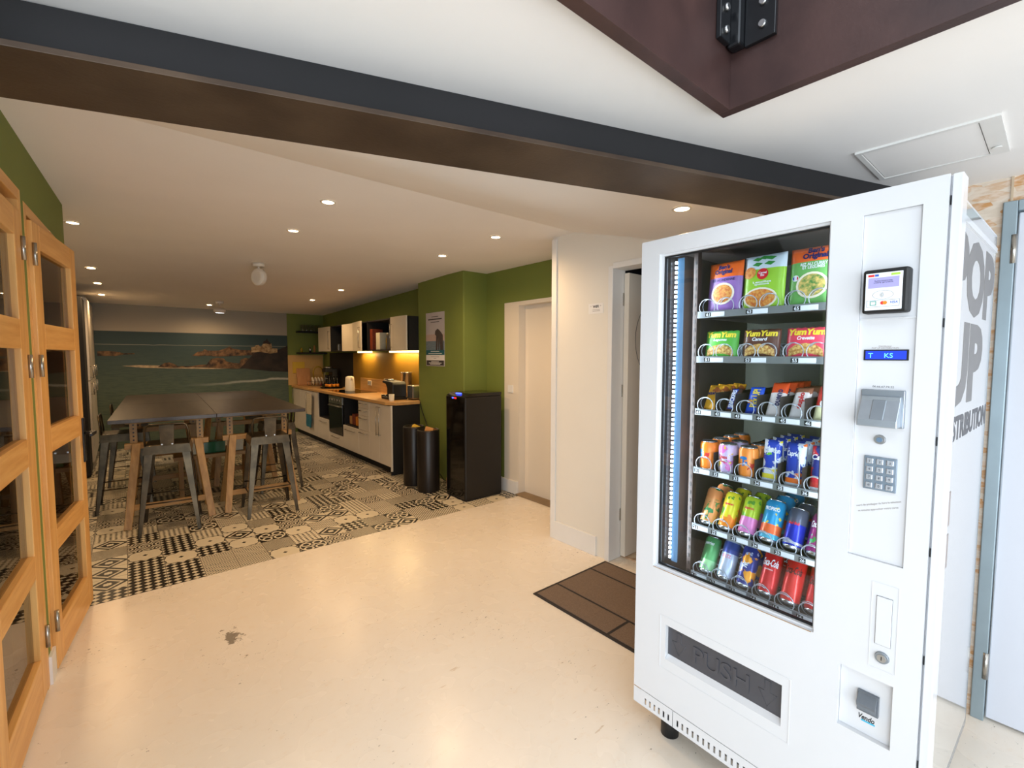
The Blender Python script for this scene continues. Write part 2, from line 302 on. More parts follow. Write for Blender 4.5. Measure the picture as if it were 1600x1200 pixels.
# ------------------------------------------------------------------ mesh helpers
class MB:
    def __init__(s): s.v = []; s.f = []; s.m = []; s.mi = 0; s.smooth = []; s.sm = False
    def q(s, idx): s.f.append(idx); s.m.append(s.mi); s.smooth.append(s.sm)
    def box(s, a, b, T=None):
        x0, y0, z0 = [min(p, q) for p, q in zip(a, b)]; x1, y1, z1 = [max(p, q) for p, q in zip(a, b)]
        P = [(x0, y0, z0), (x1, y0, z0), (x1, y1, z0), (x0, y1, z0), (x0, y0, z1), (x1, y0, z1), (x1, y1, z1), (x0, y1, z1)]
        return s.hexa(P, T)
    def hexa(s, P, T=None):
        n = len(s.v)
        for p in P: s.v.append(tuple(T @ Vector(p)) if T else tuple(p))
        for f in ((3, 2, 1, 0), (4, 5, 6, 7), (0, 1, 5, 4), (1, 2, 6, 5), (2, 3, 7, 6), (3, 0, 4, 7)):
            s.q([n + i for i in f])
        return s
    def taper(s, p0, p1, w0, w1, up=(0, 1, 0)):
        """square bar from p0 to p1; w = (a, b) sizes at the two ends"""
        p0, p1 = Vector(p0), Vector(p1); d = (p1 - p0).normalized(); a = d.cross(Vector(up)).normalized(); b = d.cross(a).normalized()
        P = []
        for p, w in ((p0, w0), (p1, w1)):
            for sa, sb in ((-1, -1), (1, -1), (1, 1), (-1, 1)): P.append(p + a * sa * w[0] / 2 + b * sb * w[1] / 2)
        return s.hexa(P)
    def prism(s, pts, a, b, axis='z'):
        """polygon pts (2d) extruded between a and b along axis; y axis uses (x,z) points, x axis uses (y,z)"""
        n = len(s.v); k = len(pts)
        for h in (a, b):
            for p in pts:
                s.v.append((p[0], p[1], h) if axis == 'z' else ((p[0], h, p[1]) if axis == 'y' else (h, p[0], p[1])))
        s.q([n + i for i in reversed(range(k))]); s.q([n + k + i for i in range(k)])
        for i in range(k): j = (i + 1) % k; s.q([n + i, n + j, n + k + j, n + k + i])
        return s
    def lathe(s, prof, seg=24, c=(0, 0, 0), T=None, cap=True):
        n = len(s.v); s.sm = True
        for r, z in prof:
            for i in range(seg):
                a = 2 * PI * i / seg; p = Vector((c[0] + r * math.cos(a), c[1] + r * math.sin(a), c[2] + z))
                s.v.append(tuple(T @ p) if T else tuple(p))
        for k in range(len(prof) - 1):
            for i in range(seg):
                j = (i + 1) % seg; s.q([n + k * seg + i, n + k * seg + j, n + (k + 1) * seg + j, n + (k + 1) * seg + i])
        s.sm = False
        if cap:
            s.q([n + i for i in reversed(range(seg))]); e = n + (len(prof) - 1) * seg; s.q([e + i for i in range(seg)])
        return s
    def cyl(s, p0, p1, r, seg=16, r1=None):
        p0, p1 = Vector(p0), Vector(p1); d = p1 - p0; L = d.length
        T = Matrix.Translation(p0) @ d.to_track_quat('Z', 'Y').to_matrix().to_4x4()
        return s.lathe([(r, 0), (r1 if r1 is not None else r, L)], seg, T=T)
    def tube(s, pts, r, seg=6, closed=False):
        n = len(s.v); K = len(pts); pts = [Vector(p) for p in pts]; s.sm = True; prev = None
        for i, p in enumerate(pts):
            d = (pts[min(i + 1, K - 1)] - pts[max(i - 1, 0)]) if not closed else (pts[(i + 1) % K] - pts[i - 1])
            d.normalize()
            a = (prev - d * prev.dot(d)) if prev is not None else d.orthogonal()
            a.normalize(); prev = a; b = d.cross(a)
            for k in range(seg): t = 2 * PI * k / seg; s.v.append(tuple(p + a * r * math.cos(t) + b * r * math.sin(t)))
        for i in range(K if closed else K - 1):
            for k in range(seg):
                j = (k + 1) % seg; i2 = (i + 1) % K
                s.q([n + i * seg + k, n + i * seg + j, n + i2 * seg + j, n + i2 * seg + k])
        s.sm = False
        if not closed:
            s.q([n + k for k in reversed(range(seg))]); s.q([n + (K - 1) * seg + k for k in range(seg)])
        return s
    def build(s, name, mats, parent=None, bevel=0.0, loc=None, rot=None, segs=2):
        me = bpy.data.meshes.new(name); me.from_pydata(s.v, [], s.f)
        if not isinstance(mats, (list, tuple)): mats = [mats]
        for mm in mats: me.materials.append(mm)
        for p, mi, sm in zip(me.polygons, s.m, s.smooth): p.material_index = mi; p.use_smooth = sm
        me.update()
        o = bpy.data.objects.new(name, me); COL.objects.link(o)
        if parent is not None: o.parent = parent
        if loc: o.location = loc
        if rot: o.rotation_euler = rot
        if bevel:
            b = o.modifiers.new('bevel', 'BEVEL'); b.width = bevel; b.segments = segs; b.limit_method = 'ANGLE'; b.angle_limit = R(40)
        return o
def boxo(name, a, b, m, parent=None, bevel=0.0, **k): return MB().box(a, b).build(name, m, parent, bevel, **k)
def plate(mb, u0, u1, z0, z1, holes, w0, w1, orient='y'):
    """slab in the u-z plane between w0 and w1 with rectangular holes (u0,u1,z0,z1); orient y: (u,w,z); z: (u,z,w)"""
    us = sorted({u0, u1, *[h[0] for h in holes], *[h[1] for h in holes]}); zs = sorted({z0, z1, *[h[2] for h in holes], *[h[3] for h in holes]})
    us = [u for u in us if u0 <= u <= u1]; zs = [z for z in zs if z0 <= z <= z1]
    def solid(i, j):
        if i < 0 or j < 0 or i >= len(us) - 1 or j >= len(zs) - 1: return False
        cu = (us[i] + us[i + 1]) / 2; cz = (zs[j] + zs[j + 1]) / 2
        return not any(h[0] < cu < h[1] and h[2] < cz < h[3] for h in holes)
    idx = {}
    def V(i, j, w):
        k = (i, j, w)
        if k not in idx:
            idx[k] = len(mb.v); mb.v.append((us[i], w, zs[j]) if orient == 'y' else (us[i], zs[j], w))
        return idx[k]
    fl = orient != 'y'
    def Q(l): mb.q(list(reversed(l)) if fl else l)
    for i in range(len(us) - 1):
        for j in range(len(zs) - 1):
            if not solid(i, j): continue
            Q([V(i, j, w0), V(i + 1, j, w0), V(i + 1, j + 1, w0), V(i, j + 1, w0)])
            Q([V(i, j + 1, w1), V(i + 1, j + 1, w1), V(i + 1, j, w1), V(i, j, w1)])
            if not solid(i - 1, j): Q([V(i, j, w0), V(i, j + 1, w0), V(i, j + 1, w1), V(i, j, w1)])
            if not solid(i + 1, j): Q([V(i + 1, j, w1), V(i + 1, j + 1, w1), V(i + 1, j + 1, w0), V(i + 1, j, w0)])
            if not solid(i, j - 1): Q([V(i, j, w1), V(i + 1, j, w1), V(i + 1, j, w0), V(i, j, w0)])
            if not solid(i, j + 1): Q([V(i, j + 1, w0), V(i + 1, j + 1, w0), V(i + 1, j + 1, w1), V(i, j + 1, w1)])
    return mb
def text(name, body, w, h, m, parent=None, loc=(0, 0, 0), rot=(R(90), 0, 0), depth=0.0008, bold=0.0, wrap=None, shear=0.0, align='C'):
    """flat lettering scaled to w x h (either may be None), centred at loc; wrap = cylinder radius"""
    c = bpy.data.curves.new(name, 'FONT'); c.body = body; c.size = 1; c.offset = bold; c.align_x = 'CENTER'; c.space_line = 0.8; c.shear = shear
    c.resolution_u = 3
    tmp = bpy.data.objects.new('tmp', c); COL.objects.link(tmp)
    dg = bpy.context.evaluated_depsgraph_get(); me0 = bpy.data.meshes.new_from_object(tmp.evaluated_get(dg))
    vs = [v.co.copy() for v in me0.vertices]; fs = [list(p.vertices) for p in me0.polygons]
    bpy.data.objects.remove(tmp); bpy.data.curves.remove(c); bpy.data.meshes.remove(me0)
    if not vs: return None
    x0 = min(v.x for v in vs); x1 = max(v.x for v in vs); y0 = min(v.y for v in vs); y1 = max(v.y for v in vs)
    sx = w / (x1 - x0) if w else None; sy = h / (y1 - y0) if h else None
    sx = sx or sy; sy = sy or sx
    mb = MB(); n = len(vs)
    pts = [((v.x - (x0 + x1) / 2) * sx, (v.y - (y0 + y1) / 2) * sy) for v in vs]
    def W(p, d):
        if wrap: a = p[0] / wrap; r = wrap + d; return (r * math.sin(a), p[1], r * math.cos(a) )
        return (p[0], p[1], d)
    for p in pts: mb.v.append(W(p, depth))
    for p in pts: mb.v.append(W(p, 0.0))
    for f in fs: mb.q(f)
    from collections import Counter
    ed = Counter()
    for f in fs:
        for i in range(len(f)): ed[(f[i], f[(i + 1) % len(f)])] += 1
    for (a, b) in ed:
        if (b, a) not in ed: mb.q([b, a, n + a, n + b])
    o = mb.build(name, m, parent); o.location = loc; o.rotation_euler = rot
    return o
def tag(o, label=None, cat=None, group=None, kind=None):
    if label: o['label'] = label
    if cat: o['category'] = cat
    if group: o['group'] = group
    if kind: o['kind'] = kind
    return o
def thing(name, label, cat, loc=(0, 0, 0), rotz=0.0, group=None):
    o = bpy.data.objects.new(name, None); COL.objects.link(o); o.empty_display_size = 0.1
    o.location = loc; o.rotation_euler = (0, 0, rotz); return tag(o, label, cat, group)
def kids(o): return [c for c in bpy.data.objects if c.parent == o]
def dup(o, loc=None, rotz=None, label=None, parent=None, group=None, mw=None):
    c = o.copy(); COL.objects.link(c)
    if parent is not None: c.parent = parent
    if loc is not None: c.location = loc
    if rotz is not None: c.rotation_euler = (0, 0, rotz)
    if mw is not None: c.matrix_world = mw
    if label: c['label'] = label
    if group: c['group'] = group
    for k in kids(o): dup(k, parent=c)
    return c
def struct(o): o['kind'] = 'structure'; return o

# ------------------------------------------------------------------ the room shell
ZF = 2.195         # front ceiling
f = struct(MB().box((-2.0, -2.4, -0.1), (4.4, 3.66, 0)).build('floor', M['floor']))
f = struct(MB().box((-2.0, 3.66, -0.1), (4.4, 9.8, 0)).build('floor', M['tiles']))
# front ceiling with roof opening
mb = MB(); plate(mb, -1.2, 4.4, -2.4, 1.2, [(-1.0, 1.319, -0.9, 0.644)], ZF, ZF + 0.1, 'z')
struct(mb.build('ceiling', M['ceiling']))
prof = [(1.2, ZF)] + [(1.2 + 0.72 * i / 12, ZF + 0.1105 * (i / 12) ** 2.2) for i in range(1, 13)]
k_ = (2.435 - prof[-1][1]) / (2.42 - prof[-1][0]); prof += [(2.42, 2.435)]
mb = MB(); mb.sm = True
for y, z in prof: mb.v += [(-2.0, y, z), (4.4, y, z)]
for i in range(len(prof) - 1): mb.q([2 * i + 2, 2 * i + 3, 2 * i + 1, 2 * i])
mb.sm = False; n = len(mb.v); mb.v += [(-2.0, 1.2, 2.62), (4.4, 1.2, 2.62), (4.4, 2.42, 2.62), (-2.0, 2.42, 2.62)]; mb.q([n, n + 1, n + 2, n + 3])
struct(mb.build('ceiling', M['ceiling']))
prof = [(2.42, 2.435), (4.6, 2.435), (9.8, 2.292)]
struct(MB().prism(prof + [(y, 2.62) for y, z in reversed(prof)], -2.0, 4.4, 'x').build('ceiling', M['ceiling']))
# roof shaft above the opening
mb = MB(); mb.box((-1.1, -1.0, ZF + 0.1), (-1.0, 0.72, 2.9)); mb.box((-1.0, -1.0, ZF + 0.1), (1.4, -0.9, 2.9))
struct(mb.build('trim_1', M['ceiling']))
# left wall, leaning 2.7 degrees off the kitchen line
def lw(y): return -0.325 + 0.0475 * (y - 2.65)
def left_piece(name, y0, y1, z0, z1, m, off=0.0, th=0.10):
    return MB().hexa([(lw(y0) + off - th, y0, z0), (lw(y0) + off, y0, z0), (lw(y1) + off, y1, z0), (lw(y1) + off - th, y1, z0),
                      (lw(y0) + off - th, y0, z1), (lw(y0) + off, y0, z1), (lw(y1) + off, y1, z1), (lw(y1) + off - th, y1, z1)]).build(name, m)
L1 = (2.03, 2.89, 2.20); L2 = (2.945, 3.80, 2.17)
mb = MB()
def lp(y0, y1, z0, z1):
    mb.hexa([(lw(y0) - 0.1, y0, z0), (lw(y0), y0, z0), (lw(y1), y1, z0), (lw(y1) - 0.1, y1, z0),
             (lw(y0) - 0.1, y0, z1), (lw(y0), y0, z1), (lw(y1), y1, z1), (lw(y1) - 0.1, y1, z1)])
lp(1.15, L1[0], 0, 2.6); lp(-2.4, 1.15, 2.15, 2.6); lp(-2.4, -2.1, 0, 2.15); lp(L1[0], L1[1], L1[2], 2.6); lp(L1[1], L2[0], 0, 2.6); lp(L2[0], L2[1], L2[2], 2.6); lp(L2[1], 4.06, 0, 2.6)
mb.box((-1.5, 4.0, 0), (lw(4.0) - 0.1, 4.06, 2.6))
struct(mb.build('wall_left', M['green']))
# dark room behind the glazed doors
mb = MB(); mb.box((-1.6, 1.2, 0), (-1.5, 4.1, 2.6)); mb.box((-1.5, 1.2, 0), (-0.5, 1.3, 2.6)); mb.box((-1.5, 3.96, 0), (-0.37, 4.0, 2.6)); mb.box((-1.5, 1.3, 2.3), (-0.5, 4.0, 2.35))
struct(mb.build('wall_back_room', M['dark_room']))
struct(boxo('wall_far_left', (-1.15, 4.06, 0), (-1.05, 9.6, 2.6), M['white_wall']))
left_piece('baseboard_left', 2.885, 2.985, 0, 0.13, M['skirting'], 0.012, 0.012)['kind'] = 'structure'
# kitchen walls
struct(boxo('wall_kitchen', (3.1, 5.31, 0), (3.25, 9.7, 2.6), M['green']))
struct(boxo('wall_chimney', (2.9, 4.28, 0), (3.35, 5.31, 2.6), M['green'], bevel=0.012))
struct(boxo('wall_far', (-1.15, 9.6, 0), (3.25, 9.7, 2.6), M['green']))
mb = MB(); mb.box((3.22, 3.94, 0), (3.34, 4.28, 2.6)); mb.box((3.22, 2.6, 2.07), (3.34, 3.94, 2.6))
struct(mb.build('wall_side', M['green']))
# white reveal, door and skirting of the side door
mb = MB(); mb.box((3.21, 3.70, 0), (3.34, 3.94, 2.07)); mb.box((3.21, 2.6, 2.03), (3.34, 3.70, 2.07)); struct(mb.build('trim_2', M['door_white']))
d1 = struct(boxo('door_1', (3.30, 2.7, 0.01), (3.34, 3.70, 2.03), M['door_white'], bevel=0.003))
boxo('light_switch', (3.199, 3.79, 1.10), (3.21, 3.87, 1.18), M['skirting'], bevel=0.002)
tag(bpy.data.objects['light_switch'], 'small white light switch on the side door reveal', 'switch')
struct(boxo('trim_3', (3.17, 2.66, 0.0), (3.30, 3.70, 0.015), mat('brown_threshold', (140, 118, 90), 0.6, var=0.15)))
struct(boxo('baseboard_side', (3.185, 3.70, 0), (3.21, 4.0, 0.14), M['skirting'], bevel=0.003))
# hall wall beyond the vending machine
mb = MB(); mb.box((2.66, 2.07, 0), (3.34, 2.65, 2.6)); mb.box((2.66, 1.15, 2.12), (2.78, 2.07, 2.6)); struct(mb.build('wall_hall', M['white_wall']))
struct(boxo('trim_4', (2.648, 2.60, 0), (2.66, 2.652, 2.42), M['skirting'], bevel=0.002))
struct(boxo('baseboard_hall', (2.645, 2.17, 0), (2.66, 2.60, 0.15), M['skirting'], bevel=0.002))
mb = MB(); mb.box((2.645, 2.045, 0), (2.79, 2.085, 2.13)); mb.box((2.645, 1.15, 2.11), (2.79, 2.045, 2.15)); struct(mb.build('trim_5', M['skirting'], bevel=0.003))
# room behind the hall door
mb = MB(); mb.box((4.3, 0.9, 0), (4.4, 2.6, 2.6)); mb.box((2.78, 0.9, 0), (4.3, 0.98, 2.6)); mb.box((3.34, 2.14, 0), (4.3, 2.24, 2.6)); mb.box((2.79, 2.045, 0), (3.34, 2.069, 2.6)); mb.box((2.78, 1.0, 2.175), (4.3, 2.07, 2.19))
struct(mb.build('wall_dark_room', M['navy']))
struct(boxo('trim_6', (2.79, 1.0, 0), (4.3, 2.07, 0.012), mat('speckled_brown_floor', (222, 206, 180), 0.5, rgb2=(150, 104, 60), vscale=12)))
d2 = struct(boxo('door_2', (2.775, 2.0, 0.015), (3.60, 2.04, 2.09), M['door_white'], bevel=0.002))
for z in (0.28, 1.2, 1.86): boxo('hinge', (2.765, 2.0405, z), (2.80, 2.052, z + 0.09), M['steel'], d2, bevel=0.002)
text('lettering', 'LE\nDE', 0.20, 0.26, M['ink'], d2, (3.12, 1.9995, 0.94), (R(90), 0, 0))
ring = MB(); ring.tube([(3.28 + 0.42 * math.cos(a), 1.999, 1.62 + 0.36 * math.sin(a)) for a in [2 * PI * i / 48 for i in range(48)]], 0.0022, 5, True); ring.build('emblem_ring', M['ink'], d2)
text('lettering', 'V', 0.12, 0.12, M['ink'], d2, (3.05, 1.9995, 1.62), (R(90), 0, 0))
ds = MB(); ds.box((3.02, 1.997, 1.20), (3.10, 2.0, 1.42)); tag(ds.build('flyer', M['paper'], d2), 'small paper flyer'); boxo('flyer_picture', (3.025, 1.9955, 1.30), (3.095, 1.9968, 1.37), M['red_pack'], d2); boxo('flyer_strip', (3.025, 1.9955, 1.205), (3.095, 1.9968, 1.22), M['orange'], d2)
# strand board wall with the metal door at the right
mb = MB(); mb.box((2.66, 0.17, 0), (2.78, 1.15, 2.3)); mb.box((2.66, -0.9, 2.10), (2.78, 0.17, 2.3)); mb.box((2.66, -2.4, 0), (2.78, -0.9, 2.3))
struct(mb.build('wall_right', M['osb']))
struct(boxo('trim_7', (2.655, 0.145, 2.10), (2.6605, 0.152, 2.195), mat('board_joint', (196, 176, 150), 0.8, var=0.1)))
mb = MB(); mb.box((2.648, 0.13, 0), (2.74, 0.17, 2.10)); mb.box((2.648, -0.9, 2.06), (2.74, 0.13, 2.10)); struct(mb.build('trim_8', M['zinc_frame'], bevel=0.003))
d3 = struct(boxo('door_3', (2.668, -0.88, 0.012), (2.72, 0.126, 2.055), M['metal_door'], bevel=0.003))
for z in (0.18, 1.86): MB().cyl((2.652, 0.135, z), (2.652, 0.135, z + 0.11), 0.009, 12).build('hinge', M['steel'], d3); 

# ------------------------------------------------------------------ steel beam, roof frame, hinge, ceiling hatch
bm = thing('steel_beam', 'long dark brown steel beam crossing under the ceiling', 'beam')
def beam_y(x, o): return 1.24 - 0.3390 * (x + 0.147) + o
def beam_box(o0, o1, z0, z1, x0=-0.40, x1=2.655):
    return [(x0, beam_y(x0, o0), z0), (x1, beam_y(x1, o0), z0), (x1, beam_y(x1, o1), z0), (x0, beam_y(x0, o1), z0),
            (x0, beam_y(x0, o0), z1), (x1, beam_y(x1, o0), z1), (x1, beam_y(x1, o1), z1), (x0, beam_y(x0, o1), z1)]
MB().hexa(beam_box(0, 0.236, 2.05, 2.062)).build('flange', M['beam_rust'], bm, bevel=0.001)
MB().hexa(beam_box(0.112, 0.13, 2.062, ZF - 0.001)).build('web', M['beam_dark'], bm)

fr = thing('roof_opening_surround', 'rust brown steel plates lining the roof opening overhead, black hinge in the corner', 'roof opening')
MB().box((-1.0, 0.610, 2.168), (1.285, 0.643, 2.85)).build('side_plate', M['steel_brown'], fr, bevel=0.001)
MB().box((1.285, -0.9, 2.168), (1.318, 0.643, 2.85)).build('side_plate', M['steel_brown'], fr, bevel=0.001)
hg = MB().box((1.248, 0.570, 2.308), (1.2845, 0.606, 2.48)).build('hinge', M['black_iron'], fr, bevel=0.006)
MB().box((1.196, 0.596, 2.315), (1.248, 0.6095, 2.48)).build('leaf', M['black_iron'], hg, bevel=0.002)
MB().box((1.271, 0.495, 2.305), (1.2845, 0.570, 2.48)).build('leaf', M['black_iron'], hg, bevel=0.002)
for z in (2.340, 2.395):
    MB().cyl((1.221, 0.596, z), (1.221, 0.588, z), 0.011, 14, 0.008).build('screw', M['bolt'], hg)
    MB().cyl((1.271, 0.525, z), (1.263, 0.525, z), 0.011, 14, 0.008).build('screw', M['bolt'], hg)

ht = thing('ceiling_hatch', 'rectangular white access hatch flush in the ceiling above the vending machine', 'hatch', (2.12, 0.315, ZF))
mb = MB(); plate(mb, -0.18, 0.18, -0.175, 0.17, [(-0.165, 0.165, -0.13, 0.155)], -0.008, -0.0005, 'z'); mb.build('frame', M['skirting'], ht)
boxo('panel', (-0.162, -0.127, -0.005), (0.162, 0.152, -0.001), M['ceiling'], ht)
MB().cyl((0.10, -0.15, -0.009), (0.10, -0.15, -0.012), 0.012, 14).build('latch', M['skirting'], ht)

# ------------------------------------------------------------------ glazed oak doors in the left wall
def glazed_door(origin, ang, label, w=0.74):
    t = thing('glazed_door', label, 'door', origin, 0); t.rotation_euler = (0, 0, ang)
    # local: +Y along leaf from hinge side, +X into the room
    H = 2.085; z0 = 0.015; T = 0.042; s = 0.105
    zr = [(0.015, 0.20), (0.555, 0.655), (1.035, 1.15), (1.525, 1.645), (1.985, 2.10)]
    b = MB(); b.box((-T, 0, z0), (0, s, 2.10)).build('stile', M['oak'], t, bevel=0.003)
    MB().box((-T, w - s, z0), (0, w, 2.10)).build('stile', M['oak'], t, bevel=0.003)
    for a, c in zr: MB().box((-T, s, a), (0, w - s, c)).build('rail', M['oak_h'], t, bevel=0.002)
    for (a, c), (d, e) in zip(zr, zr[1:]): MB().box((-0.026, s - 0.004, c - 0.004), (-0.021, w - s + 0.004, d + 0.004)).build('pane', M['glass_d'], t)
    return t
A2 = -math.atan(0.13)
gd2 = glazed_door((-0.292, 2.985, 0), A2, 'oak glazed door ajar beside the tiled kitchen floor, black lever handle')
A1 = -math.atan(0.0475)
gd1 = glazed_door((lw(2.10) + 0.003, 2.10, 0), A1, 'closed oak glazed door nearest the camera at the left edge')
# handle of the ajar leaf
MB().box((0, 0.685, 0.87), (0.008, 0.73, 1.13)).build('lock_plate', M['black_iron'], gd2, bevel=0.002)
h = MB(); h.cyl((0.008, 0.707, 1.04), (0.055, 0.707, 1.04), 0.009, 10); h.box((0.045, 0.60, 1.03), (0.06, 0.716, 1.05)); h.build('lever_handle', M['black_iron'], gd2, bevel=0.003)
for par, yy in ((gd2, -0.004), (gd1, 0.744)):
    for z in (0.20, 1.40, 1.90): MB().cyl((0.006, yy, z), (0.006, yy, z + 0.10), 0.0085, 12).build('hinge', M['steel'], par)
def door_frame(name, y0, y1, ztop, label):
    t = thing(name, label, 'door frame', (0, 0, 0))
    def seg(nm, ya, yb, za, zb, a=-0.1, c=0.0015):
        MB().hexa([(lw(ya) + a, ya, za), (lw(ya) + c, ya, za), (lw(yb) + c, yb, za), (lw(yb) + a, yb, za),
                   (lw(ya) + a, ya, zb), (lw(ya) + c, ya, zb), (lw(yb) + c, yb, zb), (lw(yb) + a, yb, zb)]).build(nm, M['oak'] if nm == 'jamb' else M['oak_h'], t, bevel=0.002)
    seg('jamb', y0, y0 + 0.042, 0, ztop); seg('jamb', y1 - 0.042, y1, 0, ztop); seg('head', y0 + 0.042, y1 - 0.042, ztop - 0.05, ztop)
door_frame('door_frame', L1[0], L1[1], L1[2], 'oak frame around the closed glazed door at the left edge')
door_frame('door_frame', L2[0], L2[1], L2[2], 'oak frame around the ajar glazed door')

# ------------------------------------------------------------------ vending machine (local u right, w into machine, z up)
VM = R(1.92); VP = (1.538, 1.052)
VR = -(PI / 2 + VM)
TV = Matrix.Translation((VP[0], VP[1], 0)) @ Matrix.Rotation(VR, 4, 'Z')
vm = thing('vending_machine', 'large white vending machine with glass window full of snacks and cans', 'vending machine', (VP[0], VP[1], 0), VR)
W = 0.889
DT = 0.055     # door thickness
holes = [(0.078, 0.626, 0.690, 1.875), (0.139, 0.548, 0.348, 0.482), (0.70, 0.82, 0.955, 1.872), (0.693, 0.813, 0.457, 0.633)]
mb = MB(); plate(mb, 0.0, 0.866, 0.167, 1.931, holes, 0.0, DT); mb.build('door', M['powder'], vm)
# rolled edge of the door, right
mb = MB(); mb.box((0.870, 0.006, 0.15), (W, DT + 0.01, 1.931)); mb.box((0.866, 0.014, 0.15), (0.870, DT, 1.931)); mb.build('door_edge', M['powder'], vm, bevel=0.004)
for z in (0.44, 0.72, 1.0, 1.28, 1.57, 1.86): MB().box((0.8665, 0.009, z), (0.8695, 0.0135, z + 0.022)).build('bolt', M['black_iron'], vm, bevel=0.001)
boxo('top_strip', (0.02, 0.02, 1.931), (0.30, 0.05, 1.938), M['powder'], vm, bevel=0.002)
# shallow panels
boxo('payment_panel', (0.7005, 0.008, 0.9555), (0.8195, 0.02, 1.8715), M['powder'], vm)
boxo('coin_return_panel', (0.6935, 0.016, 0.4575), (0.8125, 0.03, 0.6325), M['powder'], vm)
# window gasket, glass
mb = MB(); plate(mb, 0.078, 0.626, 0.690, 1.875, [(0.086, 0.620, 0.696, 1.868)], 0.012, 0.03); mb.build('window_frame', M['powder'], vm)
mb = MB(); plate(mb, 0.086, 0.620, 0.696, 1.868, [(0.092, 0.615, 0.702, 1.862)], 0.022, 0.031); mb.build('gasket', M['black'], vm)
boxo('window_glass', (0.0861, 0.026, 0.6961), (0.6199, 0.029, 1.8679), M['glass_v'], vm)
# rust streak under the window
for a, b_ in ((0.079, 0.62),): MB().box((a, -0.0006, 0.6880), (b_, 0.0, 0.6900)).build('rust_line', M['rust'], vm)
# cabinet body: two sides, back, floor, roof, right housing
D = 0.90
sd = MB(); sd.box((0.845, DT + 0.012, 0.10), (0.858, D, 1.925)); sd.build('side_panel', M['powder_side'], vm)
boxo('side_panel', (0.012, DT + 0.012, 0.10), (0.025, D, 1.925), M['powder'], vm)
boxo('back_panel', (0.012, D - 0.02, 0.10), (0.858, D, 1.925), M['powder'], vm)
boxo('roof_panel', (0.012, DT + 0.012, 1.925), (0.858, D, 1.931), M['powder'], vm)
boxo('base_panel', (0.012, DT + 0.012, 0.10), (0.858, D, 0.13), M['powder'], vm)
ib = MB(); ib.box((0.075, DT + 0.002, 0.55), (0.09, 0.70, 1.91)); ib.box((0.668, DT + 0.002, 0.55), (0.683, 0.70, 1.91)); ib.box((0.09, DT + 0.002, 1.89), (0.668, 0.70, 1.91)); ib.box((0.09, DT + 0.002, 0.55), (0.668, 0.70, 0.57))
ib.build('inner_cabinet', M['interior'], vm)
boxo('inner_back', (0.09, 0.68, 0.57), (0.668, 0.70, 1.89), M['interior_back'], vm)
# rail of slots inside left
rl = MB(); rl.box((0.150, 0.115, 0.60), (0.166, 0.14, 1.89)); rl.build('shelf_rail', mat('rail_brown', (52, 40, 36), 0.6, var=0.1), vm)
sl = MB()
for i in range(40): sl.box((0.155, 0.1135, 0.63 + i * 0.031), (0.161, 0.1148, 0.643 + i * 0.031))
sl.build('rail_slots', M['black'], vm)
# led strip inside the left edge
boxo('led_lit_strip', (0.108, 0.075, 0.70), (0.132, 0.080, 1.865), M['led_lit_strip'], vm)  # strip standing for the wall lit by the LEDs, light painted in
ls = MB()
for i in range(64): z = 0.71 + i * 0.018; ls.box((0.099, 0.070, z), (0.106, 0.077, z + 0.010))
ls.build('led_strip', M['led'], vm)
for u, pw in ((0.118, 5.0), (0.652, 3.0)):
    a = area('vending_led_light', TV @ Vector((u, 0.082, 1.28)), (0, 0, 0), 0.02, 1.15, pw, (0.86, 0.94, 1.0))
    d = Vector((0.38 if u < 0.3 else -0.38, 0.92, 0)); a.matrix_world = TV @ Matrix.Translation((u, 0.084, 1.28)) @ d.to_track_quat('-Z', 'Y').to_matrix().to_4x4()
# delivery flap
mb = MB(); mb.box((0.14, 0.018, 0.349), (0.547, 0.03, 0.481)); fl = mb.build('delivery_flap', M['flap'], vm)
sill = MB(); sill.hexa([(0.14, 0.001, 0.348), (0.547, 0.001, 0.348), (0.547, 0.018, 0.348), (0.14, 0.018, 0.348), (0.14, 0.001, 0.3482), (0.547, 0.001, 0.3482), (0.547, 0.018, 0.362), (0.14, 0.018, 0.362)]); sill.build('flap_sill', M['powder'], vm)
text('lettering', 'PUSH', 0.20, 0.062, M['flap'], fl, (0.343, 0.0175, 0.415), (R(90), 0, 0), 0.003, 0.01)
for sx, cx in ((-1, 0.185), (1, 0.500)):
    ar = MB(); hw = 0.018
    pts = [(cx - 0.020 * sx * 0 - hw / 2, 0.462), (cx + hw / 2, 0.462), (cx + hw / 2, 0.425), (cx + 0.028, 0.425), (cx, 0.375), (cx - 0.028, 0.425), (cx - hw / 2, 0.425)]
    ar.tube([(p[0], 0.0178, p[1]) for p in pts], 0.0014, 5, True); ar.build('arrow_emblem', M['flap'], fl)
rim = MB(); plate(rim, 0.114, 0.573, 0.305, 0.515, [(0.118, 0.569, 0.309, 0.511)], -0.0012, 0.0); rim.build('pressed_rim', M['powder'], vm, bevel=0.0005)
